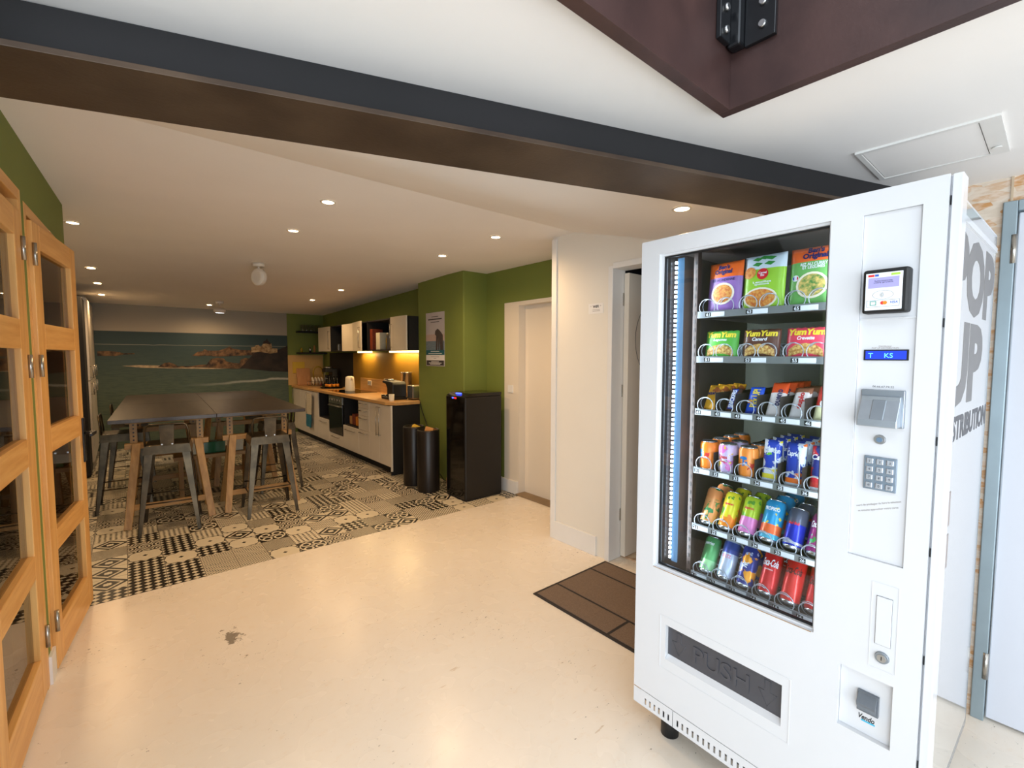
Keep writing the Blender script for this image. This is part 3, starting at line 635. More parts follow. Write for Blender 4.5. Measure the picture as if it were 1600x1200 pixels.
# card reader
cr = MB().box((0.713, -0.030, 1.610), (0.807, 0.008, 1.722)).build('card_reader', M['black'], vm, bevel=0.006)
boxo('reader_face', (0.720, -0.0325, 1.618), (0.795, -0.030, 1.712), M['tag_white'], cr, bevel=0.001)
boxo('display', (0.726, -0.0335, 1.674), (0.789, -0.0325, 1.700), M['lcd_lilac'], cr, bevel=0.0005)
text('lettering', 'Selectionnez\nvotre produit', 0.04, 0.009, M['ink'], cr, (0.757, -0.0336, 1.689), (R(90), 0, 0), 0.0003)
wv = MB()
for k in range(3): wv.tube([(0.750 + (0.002 + 0.003 * k) * math.cos(a) , -0.0327, 1.656 + (0.004 + 0.002 * k) * math.sin(a)) for a in [R(-55 + 11 * i) for i in range(11)]], 0.0004, 4)
wv.tube([(0.757 + 0.021 * math.cos(a), -0.0327, 1.656 + 0.011 * math.sin(a)) for a in [2 * PI * i / 28 for i in range(28)]], 0.0003, 4, True); wv.build('contactless_symbol', M['ink'], cr)
boxo('emblem_red', (0.725, -0.0329, 1.703), (0.738, -0.0325, 1.7085), mat('emblem_red', (220, 50, 50), 0.5, var=0.05), cr)
boxo('emblem_blue', (0.739, -0.0329, 1.703), (0.747, -0.0325, 1.7085), mat('emblem_blue', (50, 90, 190), 0.5, var=0.05), cr)
boxo('emblem_green', (0.772, -0.0329, 1.703), (0.790, -0.0325, 1.7085), mat('emblem_green', (170, 210, 70), 0.5, var=0.05), cr)
mb = MB(); plate(mb, 0.724, 0.791, 1.626, 1.643, [(0.7245, 0.7905, 1.6265, 1.6425)], -0.0329, -0.0325); mb.build('card_strip_outline', M['ink'], cr)
for u, c_ in ((0.757, 'emblem_red'), (0.762, None)):
    MB().cyl((u, -0.0325, 1.6355), (u, -0.0330 if c_ else -0.0331, 1.6355), 0.0045, 16).build('card_emblem', bpy.data.materials['emblem_red'] if c_ else M['orange'], cr)
mb = MB(); plate(mb, 0.731, 0.744, 1.630, 1.641, [(0.7325, 0.7425, 1.6315, 1.6395)], -0.0330, -0.0325); mb.build('card_emblem', mat('emblem_teal', (60, 150, 130), 0.5, var=0.05), cr)
text('lettering', 'VISA', 0.015, 0.006, bpy.data.materials['emblem_blue'], cr, (0.780, -0.0325, 1.636), (R(90), 0, 0), 0.0004, 0.01, shear=0.2)
boxo('reader_bracket', (0.703, 0.0045, 1.596), (0.818, 0.008, 1.60), M['powder'], vm)
# lcd and small print
lc = boxo('display', (0.714, 0.004, 1.489), (0.807, 0.008, 1.517), M['black'], vm)
boxo('screen', (0.718, 0.0032, 1.492), (0.803, 0.004, 1.514), M['lcd'], lc)
text('lettering', 'T', None, 0.012, M['lcd_text'], lc, (0.729, 0.0032, 1.502), (R(90), 0, 0), 0.0003)
text('lettering', 'KS', None, 0.012, M['lcd_text'], lc, (0.767, 0.0032, 1.502), (R(90), 0, 0), 0.0003)
text('lettering', 'Distributeur\nPOP UP DISTRIBUTION', 0.056, 0.009, M['ink_grey'], vm, (0.758, 0.008, 1.524), (R(90), 0, 0), 0.0003)
text('lettering', '06.66.67.74.22', 0.045, 0.005, M['ink'], vm, (0.758, 0.008, 1.420), (R(90), 0, 0), 0.0003)
# coin unit
cu = MB(); cu.box((0.714, -0.004, 1.315), (0.806, 0.008, 1.412)); cu = cu.build('coin_unit', M['coin_metal'], vm, bevel=0.002)
cb = MB(); cb.prism([(-0.004, 1.396), (-0.004, 1.318), (-0.040, 1.318), (-0.040, 1.336), (-0.012, 1.385), (-0.010, 1.396)], 0.716, 0.800, 'x'); cb.build('coin_chute', M['alu'], cu, bevel=0.002)
cf = MB(); cf.hexa([(0.742, -0.0405, 1.337), (0.772, -0.0405, 1.337), (0.772, -0.034, 1.337), (0.742, -0.034, 1.337), (0.742, -0.0125, 1.387), (0.772, -0.0125, 1.387), (0.772, -0.008, 1.387), (0.742, -0.008, 1.387)]); cf.build('coin_slot_plate', M['coin_metal'], cu, bevel=0.003)
MB().cyl((0.757, 0.008, 1.280), (0.757, 0.003, 1.280), 0.013, 20, 0.0115).build('button', M['bolt'], vm)
MB().cyl((0.757, 0.003, 1.280), (0.757, 0.001, 1.280), 0.0065, 16).build('button_cap', mat('blue_grey_button', (104, 128, 152), 0.3, var=0.05), vm)
# keypad
kp = boxo('keypad', (0.727, 0.001, 1.145), (0.796, 0.008, 1.234), M['keypad'], vm, bevel=0.001)
for i, ch in enumerate('123456789*0#'):
    cx = 0.740 + (i % 3) * 0.0215; cz = 1.222 - (i // 3) * 0.0215
    kk = boxo('key', (cx - 0.0075, -0.0035, cz - 0.007), (cx + 0.0075, 0.001, cz + 0.007), M['key'], kp, bevel=0.0015)
    text('lettering', ch, None, 0.006, M['ink'], kk, (cx, -0.0036, cz), (R(90), 0, 0), 0.0003)
def slant(body, w, z, dz):
    o = text('lettering', body, w, 0.0065, M['ink_grey'], vm, (0.760, 0.0078, z), (R(90), 0, 0), 0.0003)
    o.rotation_euler = (R(90), R(-20), 0)
slant('merci de privilegier de faire la selection', 0.10, 1.108, 0); slant('et ensuite approcher votre carte', 0.09, 1.093, 0)
# handle plate and lock
mb = MB(); plate(mb, 0.758, 0.816, 0.665, 0.90, [(0.7595, 0.8145, 0.6665, 0.8985)], -0.001, 0.0); mb.build('pressed_rim', M['powder'], vm)
hd = boxo('pull_handle', (0.770, -0.003, 0.733), (0.803, 0.0, 0.864), M['powder'], vm, bevel=0.006, segs=3)
mb = MB(); plate(mb, 0.7695, 0.8035, 0.7325, 0.8645, [(0.7705, 0.8025, 0.7335, 0.8635)], -0.0015, 0.0); mb.build('handle_gap', M['flap'], vm)
lk = MB().cyl((0.787, 0.0, 0.700), (0.787, -0.006, 0.700), 0.016, 24, 0.0145).build('lock', M['coin_metal'], vm); lk2 = MB().cyl((0.787, -0.006, 0.700), (0.787, -0.0075, 0.700), 0.010, 20).build('lock_barrel', M['bolt'], lk); boxo('keyhole', (0.786, -0.0082, 0.695), (0.788, -0.0075, 0.705), M['tag_black'], lk)
# coin return + sticker
cc = MB(); cc.box((0.736, 0.006, 0.523), (0.784, 0.016, 0.580)); cc.hexa([(0.738, -0.008, 0.545), (0.781, -0.008, 0.545), (0.781, 0.006, 0.526), (0.738, 0.006, 0.526), (0.738, -0.010, 0.553), (0.781, -0.010, 0.553), (0.781, 0.006, 0.577), (0.738, 0.006, 0.577)]); cc.build('coin_return', mat('smoky_coin_cup', (110, 116, 124), 0.15, 0.2, var=0.2, vscale=30), vm, bevel=0.001)
text('lettering', 'Vendo', 0.036, 0.015, M['tag_black'], vm, (0.757, 0.0158, 0.503), (R(90), 0, 0), 0.0004, 0.02, shear=0.3)
boxo('logo_underline', (0.745, 0.0152, 0.491), (0.776, 0.0158, 0.495), mat('cyan_print', (60, 180, 215), 0.5, var=0.05), vm)
# kick grille
gr = MB(); slots = []
for i in range(6): slots.append((0.052 + i * 0.0205, 0.060 + i * 0.0205, 0.113, 0.138))
for i in range(30): slots.append((0.193 + i * 0.0205, 0.201 + i * 0.0205, 0.113, 0.138))
plate(gr, 0.0, 0.858, 0.10, 0.164, slots, 0.0, 0.003); gr.build('kick_grille', M['powder'], vm)
boxo('grille_joint', (0.1765, -0.0004, 0.10), (0.1780, 0.0, 0.164), M['tag_black'], vm)
boxo('grille_rust', (0.001, -0.0005, 0.1642), (0.032, 0.012, 0.1668), M['rust'], vm); boxo('grille_backing', (0.02, 0.03, 0.105), (0.84, 0.034, 0.16), M['flap'], vm)
for u in (0.12, 0.76):
    for w_ in (0.075, 0.80): MB().cyl((u, w_, 0.0), (u, w_, 0.10), 0.034, 20).build('foot', M['black'], vm)
# side lettering and handle slots
def side_text(body, w0, w1, z0, z1, m, bold):
    text('lettering', body, w1 - w0, z1 - z0, m, vm, (0.858, (w0 + w1) / 2, (z0 + z1) / 2), (R(90), 0, R(90)), 0.0006, bold)
side_text('POP', 0.17, 0.885, 1.62, 1.85, M['grey_letter'], 0.05)
side_text('UP', 0.13, 0.72, 1.355, 1.60, M['grey_letter'], 0.05)
side_text('DISTRIBUTION', 0.17, 0.885, 1.255, 1.328, M['dark_letter'], 0.035)
for z in (0.885, 1.01): boxo('grip_slot', (0.8578, 0.22, z), (0.8588, 0.31, z + 0.10), M['ink_grey'], vm)
boxo('side_trim', (0.858, 0.10, 1.868), (0.862, D - 0.01, 1.885), M['powder'], vm)

# trays with tags and spirals
trays = [(1.653, 'w', ('61', '63', '65')), (1.488, 'w', ('51', '53', '55')), (1.291, 'n', ('41', '42', '43', '44', '45', '46')),
         (1.068, 'n', ('31', '32', '33', '34', '35', '36')), (0.850, 'n', ('21', '22', '23', '24', '25', '26')), (0.662, 'n', ('11', '12', '13', '14', '15', '16'))]
U0 = 0.172; NP = 0.0735; WP = 0.147
def col_u(kind, i): return U0 + 0.034 + i * NP if kind == 'n' else U0 + 0.0735 + i * WP - 0.008
ring_pts = []
cm = MB()
rr_ = 0.0295
cm.tube([(rr_ * math.cos(2 * PI * i / 16), -0.004 + (i * 0.0004 if i < 16 else 0.0064 + (i - 16) * 0.0037), rr_ * math.sin(2 * PI * i / 16)) for i in range(0, 16 * 8)], 0.0016, 6)
coil_me = None
W0 = 0.118
for z, kind, names in trays:
    tr = boxo('tray', (U0 - 0.006, W0 + 0.003, z - 0.012), (0.664, 0.66, z - 0.008), M['interior'], vm)
    boxo('tray_lip', (U0 - 0.004, W0 - 0.002, z - 0.013), (0.664, W0 + 0.003, z + 0.011), M['alu'], tr, bevel=0.001)
    for i, nm in enumerate(names):
        cu_ = col_u(kind, i) - (0.004 if kind == 'n' else 0.0)
        if kind == 'w': cu_ -= 0.022
        boxo('price_tag', (cu_ - (0.022 if kind == 'n' else 0.010), W0 - 0.0028, z - 0.010), (cu_ + (0.030 if kind == 'n' else 0.055), W0 - 0.002, z + 0.006), M['tag_white'], tr)
        boxo('tag_plate', (cu_ - 0.030 if kind == 'n' else cu_ - 0.016, W0 - 0.0034, z - 0.009), (cu_ - 0.010 if kind == 'n' else cu_ + 0.006, W0 - 0.0026, z + 0.005), M['tag_black'], tr)
        text('lettering', nm, 0.014, 0.0105, M['tag_white'], tr, (cu_ - 0.020 if kind == 'n' else cu_ - 0.005, W0 - 0.0034, z - 0.002), (R(90), 0, 0), 0.0004, 0.02)
        if kind == 'n' and nm[0] in '34':
            boxo('divider', (col_u(kind, i) + 0.0355, W0 + 0.006, z - 0.008), (col_u(kind, i) + 0.0365, 0.62, z + 0.075), M['interior'], tr)
    cols = [(col_u(kind, i)) for i in range(len(names))] if kind == 'n' else sum([[col_u(kind, i) - 0.034, col_u(kind, i) + 0.034] for i in range(3)], [])
    for cx in cols:
        if coil_me is None:
            o = cm.build('spiral_coil', M['wire'], vm); coil_me = o.data
        else:
            o = bpy.data.objects.new('spiral_coil', coil_me); COL.objects.link(o); o.parent = vm
        o.location = (cx, W0 + 0.002, z + rr_ - 0.004); o.rotation_euler = (0, R(-60), 0)
        if z < 0.9: o.location = (cx, W0 + 0.002, z + rr_ - 0.006)

# ------------------------------------------------------------------ goods inside the machine
def can_mat(name, base, bands=(), blob=None, metal=0.35):
    """bands: (z0, z1, colour); blob: (colour, scale, threshold)"""
    m, t, b = new_mat(name); g = NG(t); v, x, y, z = obj_xyz(t)
    col = g.mix(0.0, lin(base), lin(base))
    if blob:
        for bc, s, th in blob: col = g.mix(g.ss(g.noise(g.scale(v, 1, 1, 1, (s, s * 2, 0)), s, 3), th, th + 0.02), col, lin(bc))
    for z0, z1, c in bands:
        f = g.m('MULTIPLY', g.m('GREATER_THAN', z, z0), g.m('LESS_THAN', z, z1)); col = g.mix(f, col, lin(c))
    t.links.new(col, b.inputs['Base Color']); b.inputs['Roughness'].default_value = 0.28; b.inputs['Metallic'].default_value = metal
    return m
def make_can(label, r, h, m, letters=(), slim=True, cat='drink can', name='soda_can'):
    """upright can with base at local origin; lettering faces local -Y"""
    t = thing(name, label, cat)
    n = r * 0.82
    MB().lathe([(r * 0.985, 0.013), (r, 0.017), (r, h - 0.014), (n + 0.001, h - 0.004)], 28, cap=False).build('body', m, t)
    MB().lathe([(r * 0.66, 0.008), (r * 0.72, 0.0), (r * 0.77, 0.0), (r * 0.985, 0.0132), (r * 0.60, 0.0135)], 28).build('base', M['can_metal'], t)
    MB().lathe([(n, h - 0.004), (n + 0.0012, h - 0.001), (n, h), (n - 0.002, h - 0.0005), (n - 0.003, h - 0.003), (0.004, h - 0.003)], 28).build('lid', M['can_metal'], t)
    for (s, w, hh, zz, mm, extra) in letters:
        o = text('lettering', s, w, hh, mm, t, (0, 0, 0), (0, 0, 0), 0.0005, extra.get('bold', 0.02), wrap=r, shear=extra.get('shear', 0))
        if o:
            o.rotation_euler = (R(90), 0, 0) if not extra.get('vert') else (R(90), 0, 0)
            o.location = (0, 0, zz)
            if extra.get('vert'):
                o.rotation_euler = (R(90), R(-78), 0); o.location = (-0.002, -0.0008, zz)
    return t
white = M['tag_white']
inkr = mat('red_print', (205, 30, 40), 0.5, var=0.05); inkb = mat('blue_print', (30, 60, 170), 0.5, var=0.05); inkp = mat('pink_print', (232, 90, 130), 0.5, var=0.05)
inkn = mat('navy_print', (40, 36, 96), 0.5, var=0.05); inkk = mat('dark_red_print', (60, 14, 16), 0.5, var=0.05); inky = mat('yellow_print', (240, 215, 60), 0.5, var=0.05); inkg = mat('green_print', (50, 140, 60), 0.5, var=0.05)
def place(o, u, w, z, tilt=0.0, spin=0.0, roll=0.0):
    """put a goods item on a tray: base at (u, w, z) of the machine, leaning back by tilt"""
    o.matrix_world = TV @ Matrix.Translation((u, w, z)) @ Matrix.Rotation(R(-tilt), 4, 'X') @ Matrix.Rotation(R(roll), 4, 'Y') @ Matrix.Rotation(R(spin), 4, 'Z')
ORD = ['at the glass', 'second from the glass', 'third from the glass', 'fourth from the glass', 'fifth from the glass']
def row(o, u, w0, z, tilt, n, step, base_label, group, spin=0.0):
    place(o, u, w0, z, tilt, spin)
    o['group'] = group; o['label'] = base_label + ', ' + ORD[0]
    for k in range(1, n):
        c = dup(o, label=base_label + ', ' + ORD[k]); place(c, u, w0 + step * k, z, tilt, spin + random.uniform(-25, 25))
Z4 = 1.062; G = 'drink cans in the upright can tray'
orange = can_mat('orange_can', (240, 130, 40), [], [((70, 130, 200), 30, 0.62)], 0.15)
c = make_can('', 0.033, 0.115, orange, [('Crush', 0.042, 0.024, 0.062, inkr, dict(bold=0.05, vert=True))]); row(c, col_u('n', 0), 0.16, Z4 + 0.003, 0, 4, 0.085, 'orange soda can, leftmost column of the upright row', G, 10)
lil = can_mat('lilac_can', (206, 186, 224), [], [((226, 120, 196), 26, 0.56), ((236, 200, 60), 34, 0.60)], 0.1)
c = make_can('', 0.033, 0.115, lil, [('Chupa\nChups', 0.034, 0.03, 0.060, inkr, dict(bold=0.03))]); row(c, col_u('n', 1), 0.16, Z4 + 0.003, 0, 2, 0.085, 'lilac and pink soda can, second column of the upright row', G, -10)
or2 = can_mat('orange_fizz_can', (244, 146, 62), [], [((40, 120, 190), 30, 0.64)], 0.15)
c = make_can('', 0.033, 0.115, or2, [('Oasis', 0.036, 0.018, 0.05, inkr, dict(bold=0.04, vert=True))]); row(c, col_u('n', 2), 0.16, Z4 + 0.003, 0, 5, 0.085, 'light orange soda can, third column of upright row', G, 40)
T5 = 28; Z5 = 0.852
G5 = 'slim cans leaning back in the fifth tray'
SL = 0.029; SH = 0.146
peach = can_mat('peach_tea_can', (232, 160, 100), [(0.10, 0.135, (232, 150, 90))], [((60, 130, 80), 22, 0.60)], 0.2)
c = make_can('', SL, SH, peach, [('Lipton', 0.03, 0.010, 0.07, inkg, dict(bold=0.03, vert=True))]); row(c, col_u('n', 0) + 0.006, 0.145, Z5 + 0.004, T5, 2, 0.075, 'peach orange slim tea can, leftmost column of the fifth tray', G5)
lem = can_mat('yellow_tea_can', (224, 214, 50), [], [((240, 140, 40), 24, 0.56), ((90, 150, 50), 30, 0.62)], 0.15)
c = make_can('', SL, SH, lem, [('Lipton', 0.034, 0.012, 0.095, inkr, dict(bold=0.04))]); row(c, col_u('n', 1) + 0.004, 0.145, Z5 + 0.004, T5, 2, 0.075, 'yellow and orange slim tea can, second column, fifth tray', G5)
lip3 = can_mat('green_pink_tea_can', (170, 196, 50), [(0.0, 0.068, (214, 130, 190))], [((90, 150, 50), 30, 0.60)], 0.15)
c = make_can('', SL, SH, lip3, [('Lipton', 0.034, 0.012, 0.098, inkr, dict(bold=0.04))]); row(c, col_u('n', 2) + 0.003, 0.145, Z5 + 0.004, T5, 2, 0.075, 'green slim tea can with pink lower half', G5)
tro = can_mat('blue_tropical_can', (40, 150, 205), [(0.03, 0.062, (236, 110, 60)), (0.012, 0.03, (90, 180, 210))], [((236, 210, 70), 40, 0.62)], 0.2)
c = make_can('', 0.0325, 0.150, tro, [('TROPICO', 0.052, 0.013, 0.115, white, dict(bold=0.03))]); row(c, col_u('n', 3) + 0.003, 0.15, Z5 + 0.004, T5, 3, 0.08, 'sky blue drink can, fourth column of the fifth tray', G5)
rbl = can_mat('blue_silver_can', (36, 50, 180), [(0.085, 0.14, (90, 96, 116)), (0.018, 0.026, (190, 196, 214))], None, 0.4)
c = make_can('', 0.030, 0.140, rbl, [('Red Bull', 0.034, 0.010, 0.086, inkr, dict(bold=0.04))]); row(c, col_u('n', 4) + 0.004, 0.15, Z5 + 0.004, T5, 3, 0.075, 'dark blue and silver can, fifth column, fifth tray', G5)
pur = can_mat('purple_can', (150, 40, 120), [], [((70, 180, 120), 34, 0.66)], 0.3)
c = make_can('', 0.0315, 0.140, pur, [('Coca-Cola', 0.05, 0.022, 0.10, white, dict(shear=0.3)), ('M', 0.016, 0.018, 0.05, inkg, dict(bold=0.05))]); row(c, col_u('n', 5) + 0.002, 0.15, Z5 + 0.004, T5, 2, 0.075, 'purple soda can, rightmost column of the fifth tray', G5)
Z6 = 0.664; G6 = 'cans leaning back in the lowest tray'
per = can_mat('green_mineral_water_can', (96, 176, 110), [(0.0, 0.05, (150, 206, 150))], None, 0.4)
c = make_can('', SL, 0.140, per, [('perrier', 0.036, 0.016, 0.11, white, dict(bold=0.02))]); row(c, col_u('n', 0) + 0.006, 0.145, Z6 + 0.004, T5, 1, 0.08, 'green sparkling water can at the left of the lowest tray', G6)
sei = can_mat('pale_silver_can', (190, 204, 226), [(0.098, 0.14, (70, 90, 170))], None, 0.45)
c = make_can('', SL, 0.150, sei, [('SELTZ', 0.032, 0.012, 0.086, inkp, dict(bold=0.02))]); row(c, col_u('n', 1) + 0.004, 0.145, Z6 + 0.004, T5, 1, 0.08, 'pale silver can with blue top, second in the lowest tray', G6)
ora = can_mat('blue_orange_can', (44, 58, 140), [], [((240, 160, 40), 26, 0.54), ((190, 200, 230), 30, 0.62)], 0.3)
c = make_can('', SL, 0.150, ora, [('ORANGINA', 0.085, 0.020, 0.080, white, dict(bold=0.04, vert=True))]); row(c, col_u('n', 2) + 0.003, 0.145, Z6 + 0.004, T5, 2, 0.075, 'blue and orange citrus soda can, third in the lowest tray', G6)
cok = can_mat('red_cola_can', (206, 36, 42), [], None, 0.3)
c = make_can('', 0.030, 0.155, cok, [('Coca-Cola', 0.056, 0.026, 0.112, white, dict(bold=0.02, shear=0.35)), ('GOUT ORIGINAL', 0.030, 0.004, 0.088, white, {})]); row(c, col_u('n', 3) + 0.003, 0.15, Z6 + 0.004, T5, 2, 0.075, 'red cola can with white script, fourth in the lowest tray', G6)
cz = can_mat('red_black_cola_can', (214, 44, 40), [], None, 0.3)
c = make_can('', 0.030, 0.155, cz, [('Coca-Cola', 0.056, 0.026, 0.112, inkk, dict(bold=0.02, shear=0.35))]); row(c, col_u('n', 4) + 0.003, 0.15, Z6 + 0.004, T5, 2, 0.075, 'red cola can with black script, fifth in the lowest tray', G6)
c = make_can('', 0.030, 0.155, can_mat('red_cherry_can', (196, 40, 44), [], None, 0.3), [('Coca-Cola', 0.056, 0.026, 0.100, inkk, dict(bold=0.02, shear=0.35))]); row(c, col_u('n', 5) + 0.003, 0.15, Z6 + 0.004, T5, 2, 0.075, 'red can at the window edge, lowest tray', G6)

# pouches and packets
def band_mat(name, base, bands, blobs=(), rough=0.32):
    m = can_mat(name, base, bands, blobs or None, 0.0); m.node_tree.nodes['Principled BSDF'].inputs['Roughness'].default_value = rough; return m
def bulge(x, z, w, h, T):
    a = max(0.0, 1 - abs(2 * x / w) ** 3); b = max(0.0, 1 - abs(2 * z / h - 1) ** 4)
    return T * (a * b) ** 0.6 + 0.001
def make_packet(name, label, cat, w, h, T, m, seal=0.0, crimp=False):
    t = thing(name, label, cat); nx, nz = 12, 14; mb = MB(); mb.sm = True
    for s in (-1, 1):
        for j in range(nz + 1):
            for i in range(nx + 1):
                x = w * (i / nx - 0.5); z = h * j / nz
                if crimp and j in (0, nz): z += (0.0015 if i % 2 else -0.0015)
                mb.v.append((x, s * bulge(x, z, w, h, T), z))
    N = (nx + 1) * (nz + 1)
    for s in (0, 1):
        for j in range(nz):
            for i in range(nx):
                a = s * N + j * (nx + 1) + i; q = [a, a + 1, a + nx + 2, a + nx + 1]
                mb.q(q if s == 0 else q[::-1])
    edge = [i for i in range(nx + 1)] + [j * (nx + 1) + nx for j in range(1, nz + 1)] + [nz * (nx + 1) + i for i in range(nx - 1, -1, -1)] + [j * (nx + 1) for j in range(nz - 1, 0, -1)]
    for k in range(len(edge)):
        a, b_ = edge[k], edge[(k + 1) % len(edge)]; mb.q([b_, a, N + a, N + b_])
    mb.build('wrapper', m, t)
    t['_dims'] = (w, h, T); return t
def decal(t, name, pts, m, d=0.0012, smooth=False):
    """thin printed patch following the packet front; pts is a closed outline in x,z"""
    w, h, T = t['_dims']; cx = sum(p[0] for p in pts) / len(pts); cz = sum(p[1] for p in pts) / len(pts)
    mb = MB(); rings = 4; n = len(pts)
    for k in range(1, rings + 1):
        for p in pts:
            x = cx + (p[0] - cx) * k / rings; z = cz + (p[1] - cz) * k / rings; mb.v.append((x, -bulge(x, z, w, h, T) - d, z))
    mb.v.append((cx, -bulge(cx, cz, w, h, T) - d, cz)); c_ = len(mb.v) - 1
    for i in range(n):
        j = (i + 1) % n; mb.q([c_, i, j][::1])
        for k in range(rings - 1): mb.q([k * n + i, (k + 1) * n + i, (k + 1) * n + j, k * n + j])
    return mb.build(name, m, t)
def ell(cx, cz, a, b, n=20): return [(cx + a * math.cos(2 * PI * i / n), cz + b * math.sin(2 * PI * i / n)) for i in range(n)]
def ptext(t, s, w, hh, x, z, m, bold=0.03, shear=0.0, vert=False):
    W_, H_, T_ = t['_dims']; o = text('lettering', s, w, hh, m, None, (0, 0, 0), (0, 0, 0), 0.0, bold, shear=shear)
    for v in o.data.vertices:
        px, pz = (v.co.x, v.co.y) if not vert else (-v.co.y, v.co.x)
        px += x; pz += z; v.co = (px, -bulge(px, pz, W_, H_, T_) - 0.0019, pz)
    o.parent = t; return o
food = mat('printed_food', (226, 168, 80), 0.5, rgb2=(196, 96, 40), vscale=120); platem = mat('printed_plate', (236, 228, 206), 0.5, var=0.02); herb = mat('printed_herbs', (70, 130, 60), 0.5, rgb2=(226, 190, 110), vscale=90)
noodle = mat('printed_noodles', (232, 200, 120), 0.5, rgb2=(170, 110, 50), vscale=150)
Z1 = 1.656
def cap(t, l): t['label'] = l; return t
bens = make_packet('rice_pouch', 'orange and purple rice pouch at the left of the top tray', 'food pouch', 0.128, 0.185, 0.016, band_mat('orange_purple_pouch', (150, 110, 180), [(0.128, 0.30, (238, 106, 40))]))
decal(bens, 'plate_print', ell(0.0, 0.068, 0.044, 0.040), platem); decal(bens, 'food_print', ell(0.0, 0.068, 0.037, 0.033), food, 0.0016)
ptext(bens, "Ben's\nOriginal", 0.066, 0.040, -0.002, 0.155, inkn, 0.05); ptext(bens, 'RIZ A L INDIENNE', 0.085, 0.009, 0, 0.118, inkn)
place(bens, col_u('w', 0) + 0.012, 0.150, Z1, 6, -4); tag(bens, group='pouches on the top tray')
gp = make_packet('grain_pouch', 'white and lime green grain pouch in the middle of the top tray', 'food pouch', 0.138, 0.190, 0.015, band_mat('white_green_pouch', (150, 200, 60), [(0.140, 0.30, (206, 222, 232))], [((206, 226, 206), 16, 0.66)]))
decal(gp, 'plate_print', ell(-0.005, 0.040, 0.056, 0.036), platem); decal(gp, 'food_print', ell(-0.005, 0.040, 0.050, 0.030), food, 0.0016); decal(gp, 'tomato_print', ell(-0.045, 0.130, 0.022, 0.020), food)
decal(gp, 'badge', ell(0.0, 0.122, 0.019, 0.019), inkr)
ptext(gp, 'Cereal\nBio', 0.026, 0.016, 0.0, 0.122, white, 0.02)
for a, b_ in ((-0.020, 0.156), (0.020, 0.156), (-0.022, 0.174), (0.022, 0.174), (0.0, 0.178)): decal(gp, 'leaf_print', [(a - 0.018, b_), (a - 0.004, b_ + 0.008), (a + 0.018, b_ + 0.003), (a + 0.004, b_ - 0.007)], inkg)
ptext(gp, 'Lentilles\nquinoa', 0.06, 0.016, 0.0, 0.090, white, 0.02)
place(gp, col_u('w', 1) + 0.000, 0.150, Z1, 6, -2); tag(gp, group='pouches on the top tray')
b3 = make_packet('rice_pouch', 'orange and green rice pouch at the right of the top tray', 'food pouch', 0.128, 0.190, 0.016, band_mat('orange_green_pouch', (110, 176, 96), [(0.142, 0.30, (238, 106, 50))]))
decal(b3, 'plate_print', ell(0.006, 0.066, 0.045, 0.042), platem); decal(b3, 'food_print', ell(0.006, 0.066, 0.038, 0.035), herb, 0.0016)
ptext(b3, "Ben's\nOriginal", 0.070, 0.042, 0.010, 0.166, inkn, 0.05); ptext(b3, 'RIZ AU CURRY\nET LEGUMES', 0.075, 0.020, 0.008, 0.128, white)
fl_ = decal(b3, 'flag_print', ell(-0.042, 0.092, 0.010, 0.010, 14), white)
decal(b3, 'flag_print', [(-0.046, 0.085), (-0.046, 0.099), (-0.051, 0.095), (-0.051, 0.089)], inkb, 0.0016); decal(b3, 'flag_print', [(-0.038, 0.085), (-0.034, 0.089), (-0.034, 0.095), (-0.038, 0.099)], inkr, 0.0016)
place(b3, col_u('w', 2) - 0.002, 0.150, Z1, 6, 0); tag(b3, group='pouches on the top tray')
for k, (nm, c0, lab) in enumerate((('green', (90, 176, 70), 'green instant noodle packet at the left of the second tray'), ('brown', (96, 60, 50), 'brown instant noodle packet in the middle of the second tray'), ('pink', (226, 70, 96), 'pink instant noodle packet at the right of the second tray'))):
    p = make_packet('noodle_packet', lab, 'noodle packet', 0.122, 0.102, 0.016, band_mat(nm + '_noodle_wrapper', c0, [], [((230, 226, 220), 20, 0.68)]), crimp=True)
    decal(p, 'noodle_print', [(-0.05, 0.008), (0.05, 0.008), (0.048, 0.03), (0.03, 0.044), (0.0, 0.050), (-0.03, 0.044), (-0.048, 0.03)], noodle)
    ptext(p, 'YumYum', 0.108, 0.022, 0, 0.086, inky, 0.05, 0.1); ptext(p, ('Legumes', 'Canard', 'Crevette')[k], 0.05, 0.012, 0, 0.066, white, 0.03, 0.2)
    place(p, col_u('w', k) + (0.008, 0.0, -0.006)[k], 0.148, 1.490, 8, 0); tag(p, group='noodle packets on the second tray')
# snack bars on the third tray
Z3 = 1.293
def bar_pack(lab, nm, w, h, T, m, lets, u, n, tilt, decs=()):
    p = make_packet('snack_bar', '', 'snack bar', w, h, T, m, crimp=True)
    for d_ in decs: decal(p, 'print_patch', *d_)
    for a in lets: ptext(p, *a[:-1], **a[-1])
    place(p, u, 0.150, Z3 + 0.003, tilt, -6); p['label'] = lab + (', at the glass' if n > 1 else ''); p['group'] = 'snack bars on the third tray'
    for k in range(1, n):
        c = dup(p, label=lab + ', ' + ORD[k]); place(c, u, 0.150 + 0.062 * k, Z3 + 0.003, tilt, random.uniform(-10, 10))
bar_pack('gold peanut bag in the leftmost column', 'g', 0.050, 0.105, 0.010, band_mat('gold_wrapper', (214, 156, 40), [], [((150, 80, 40), 34, 0.60)]), [("M&M's", 0.036, 0.014, 0, 0.065, inkn, {})], col_u('n', 0), 4, 30)
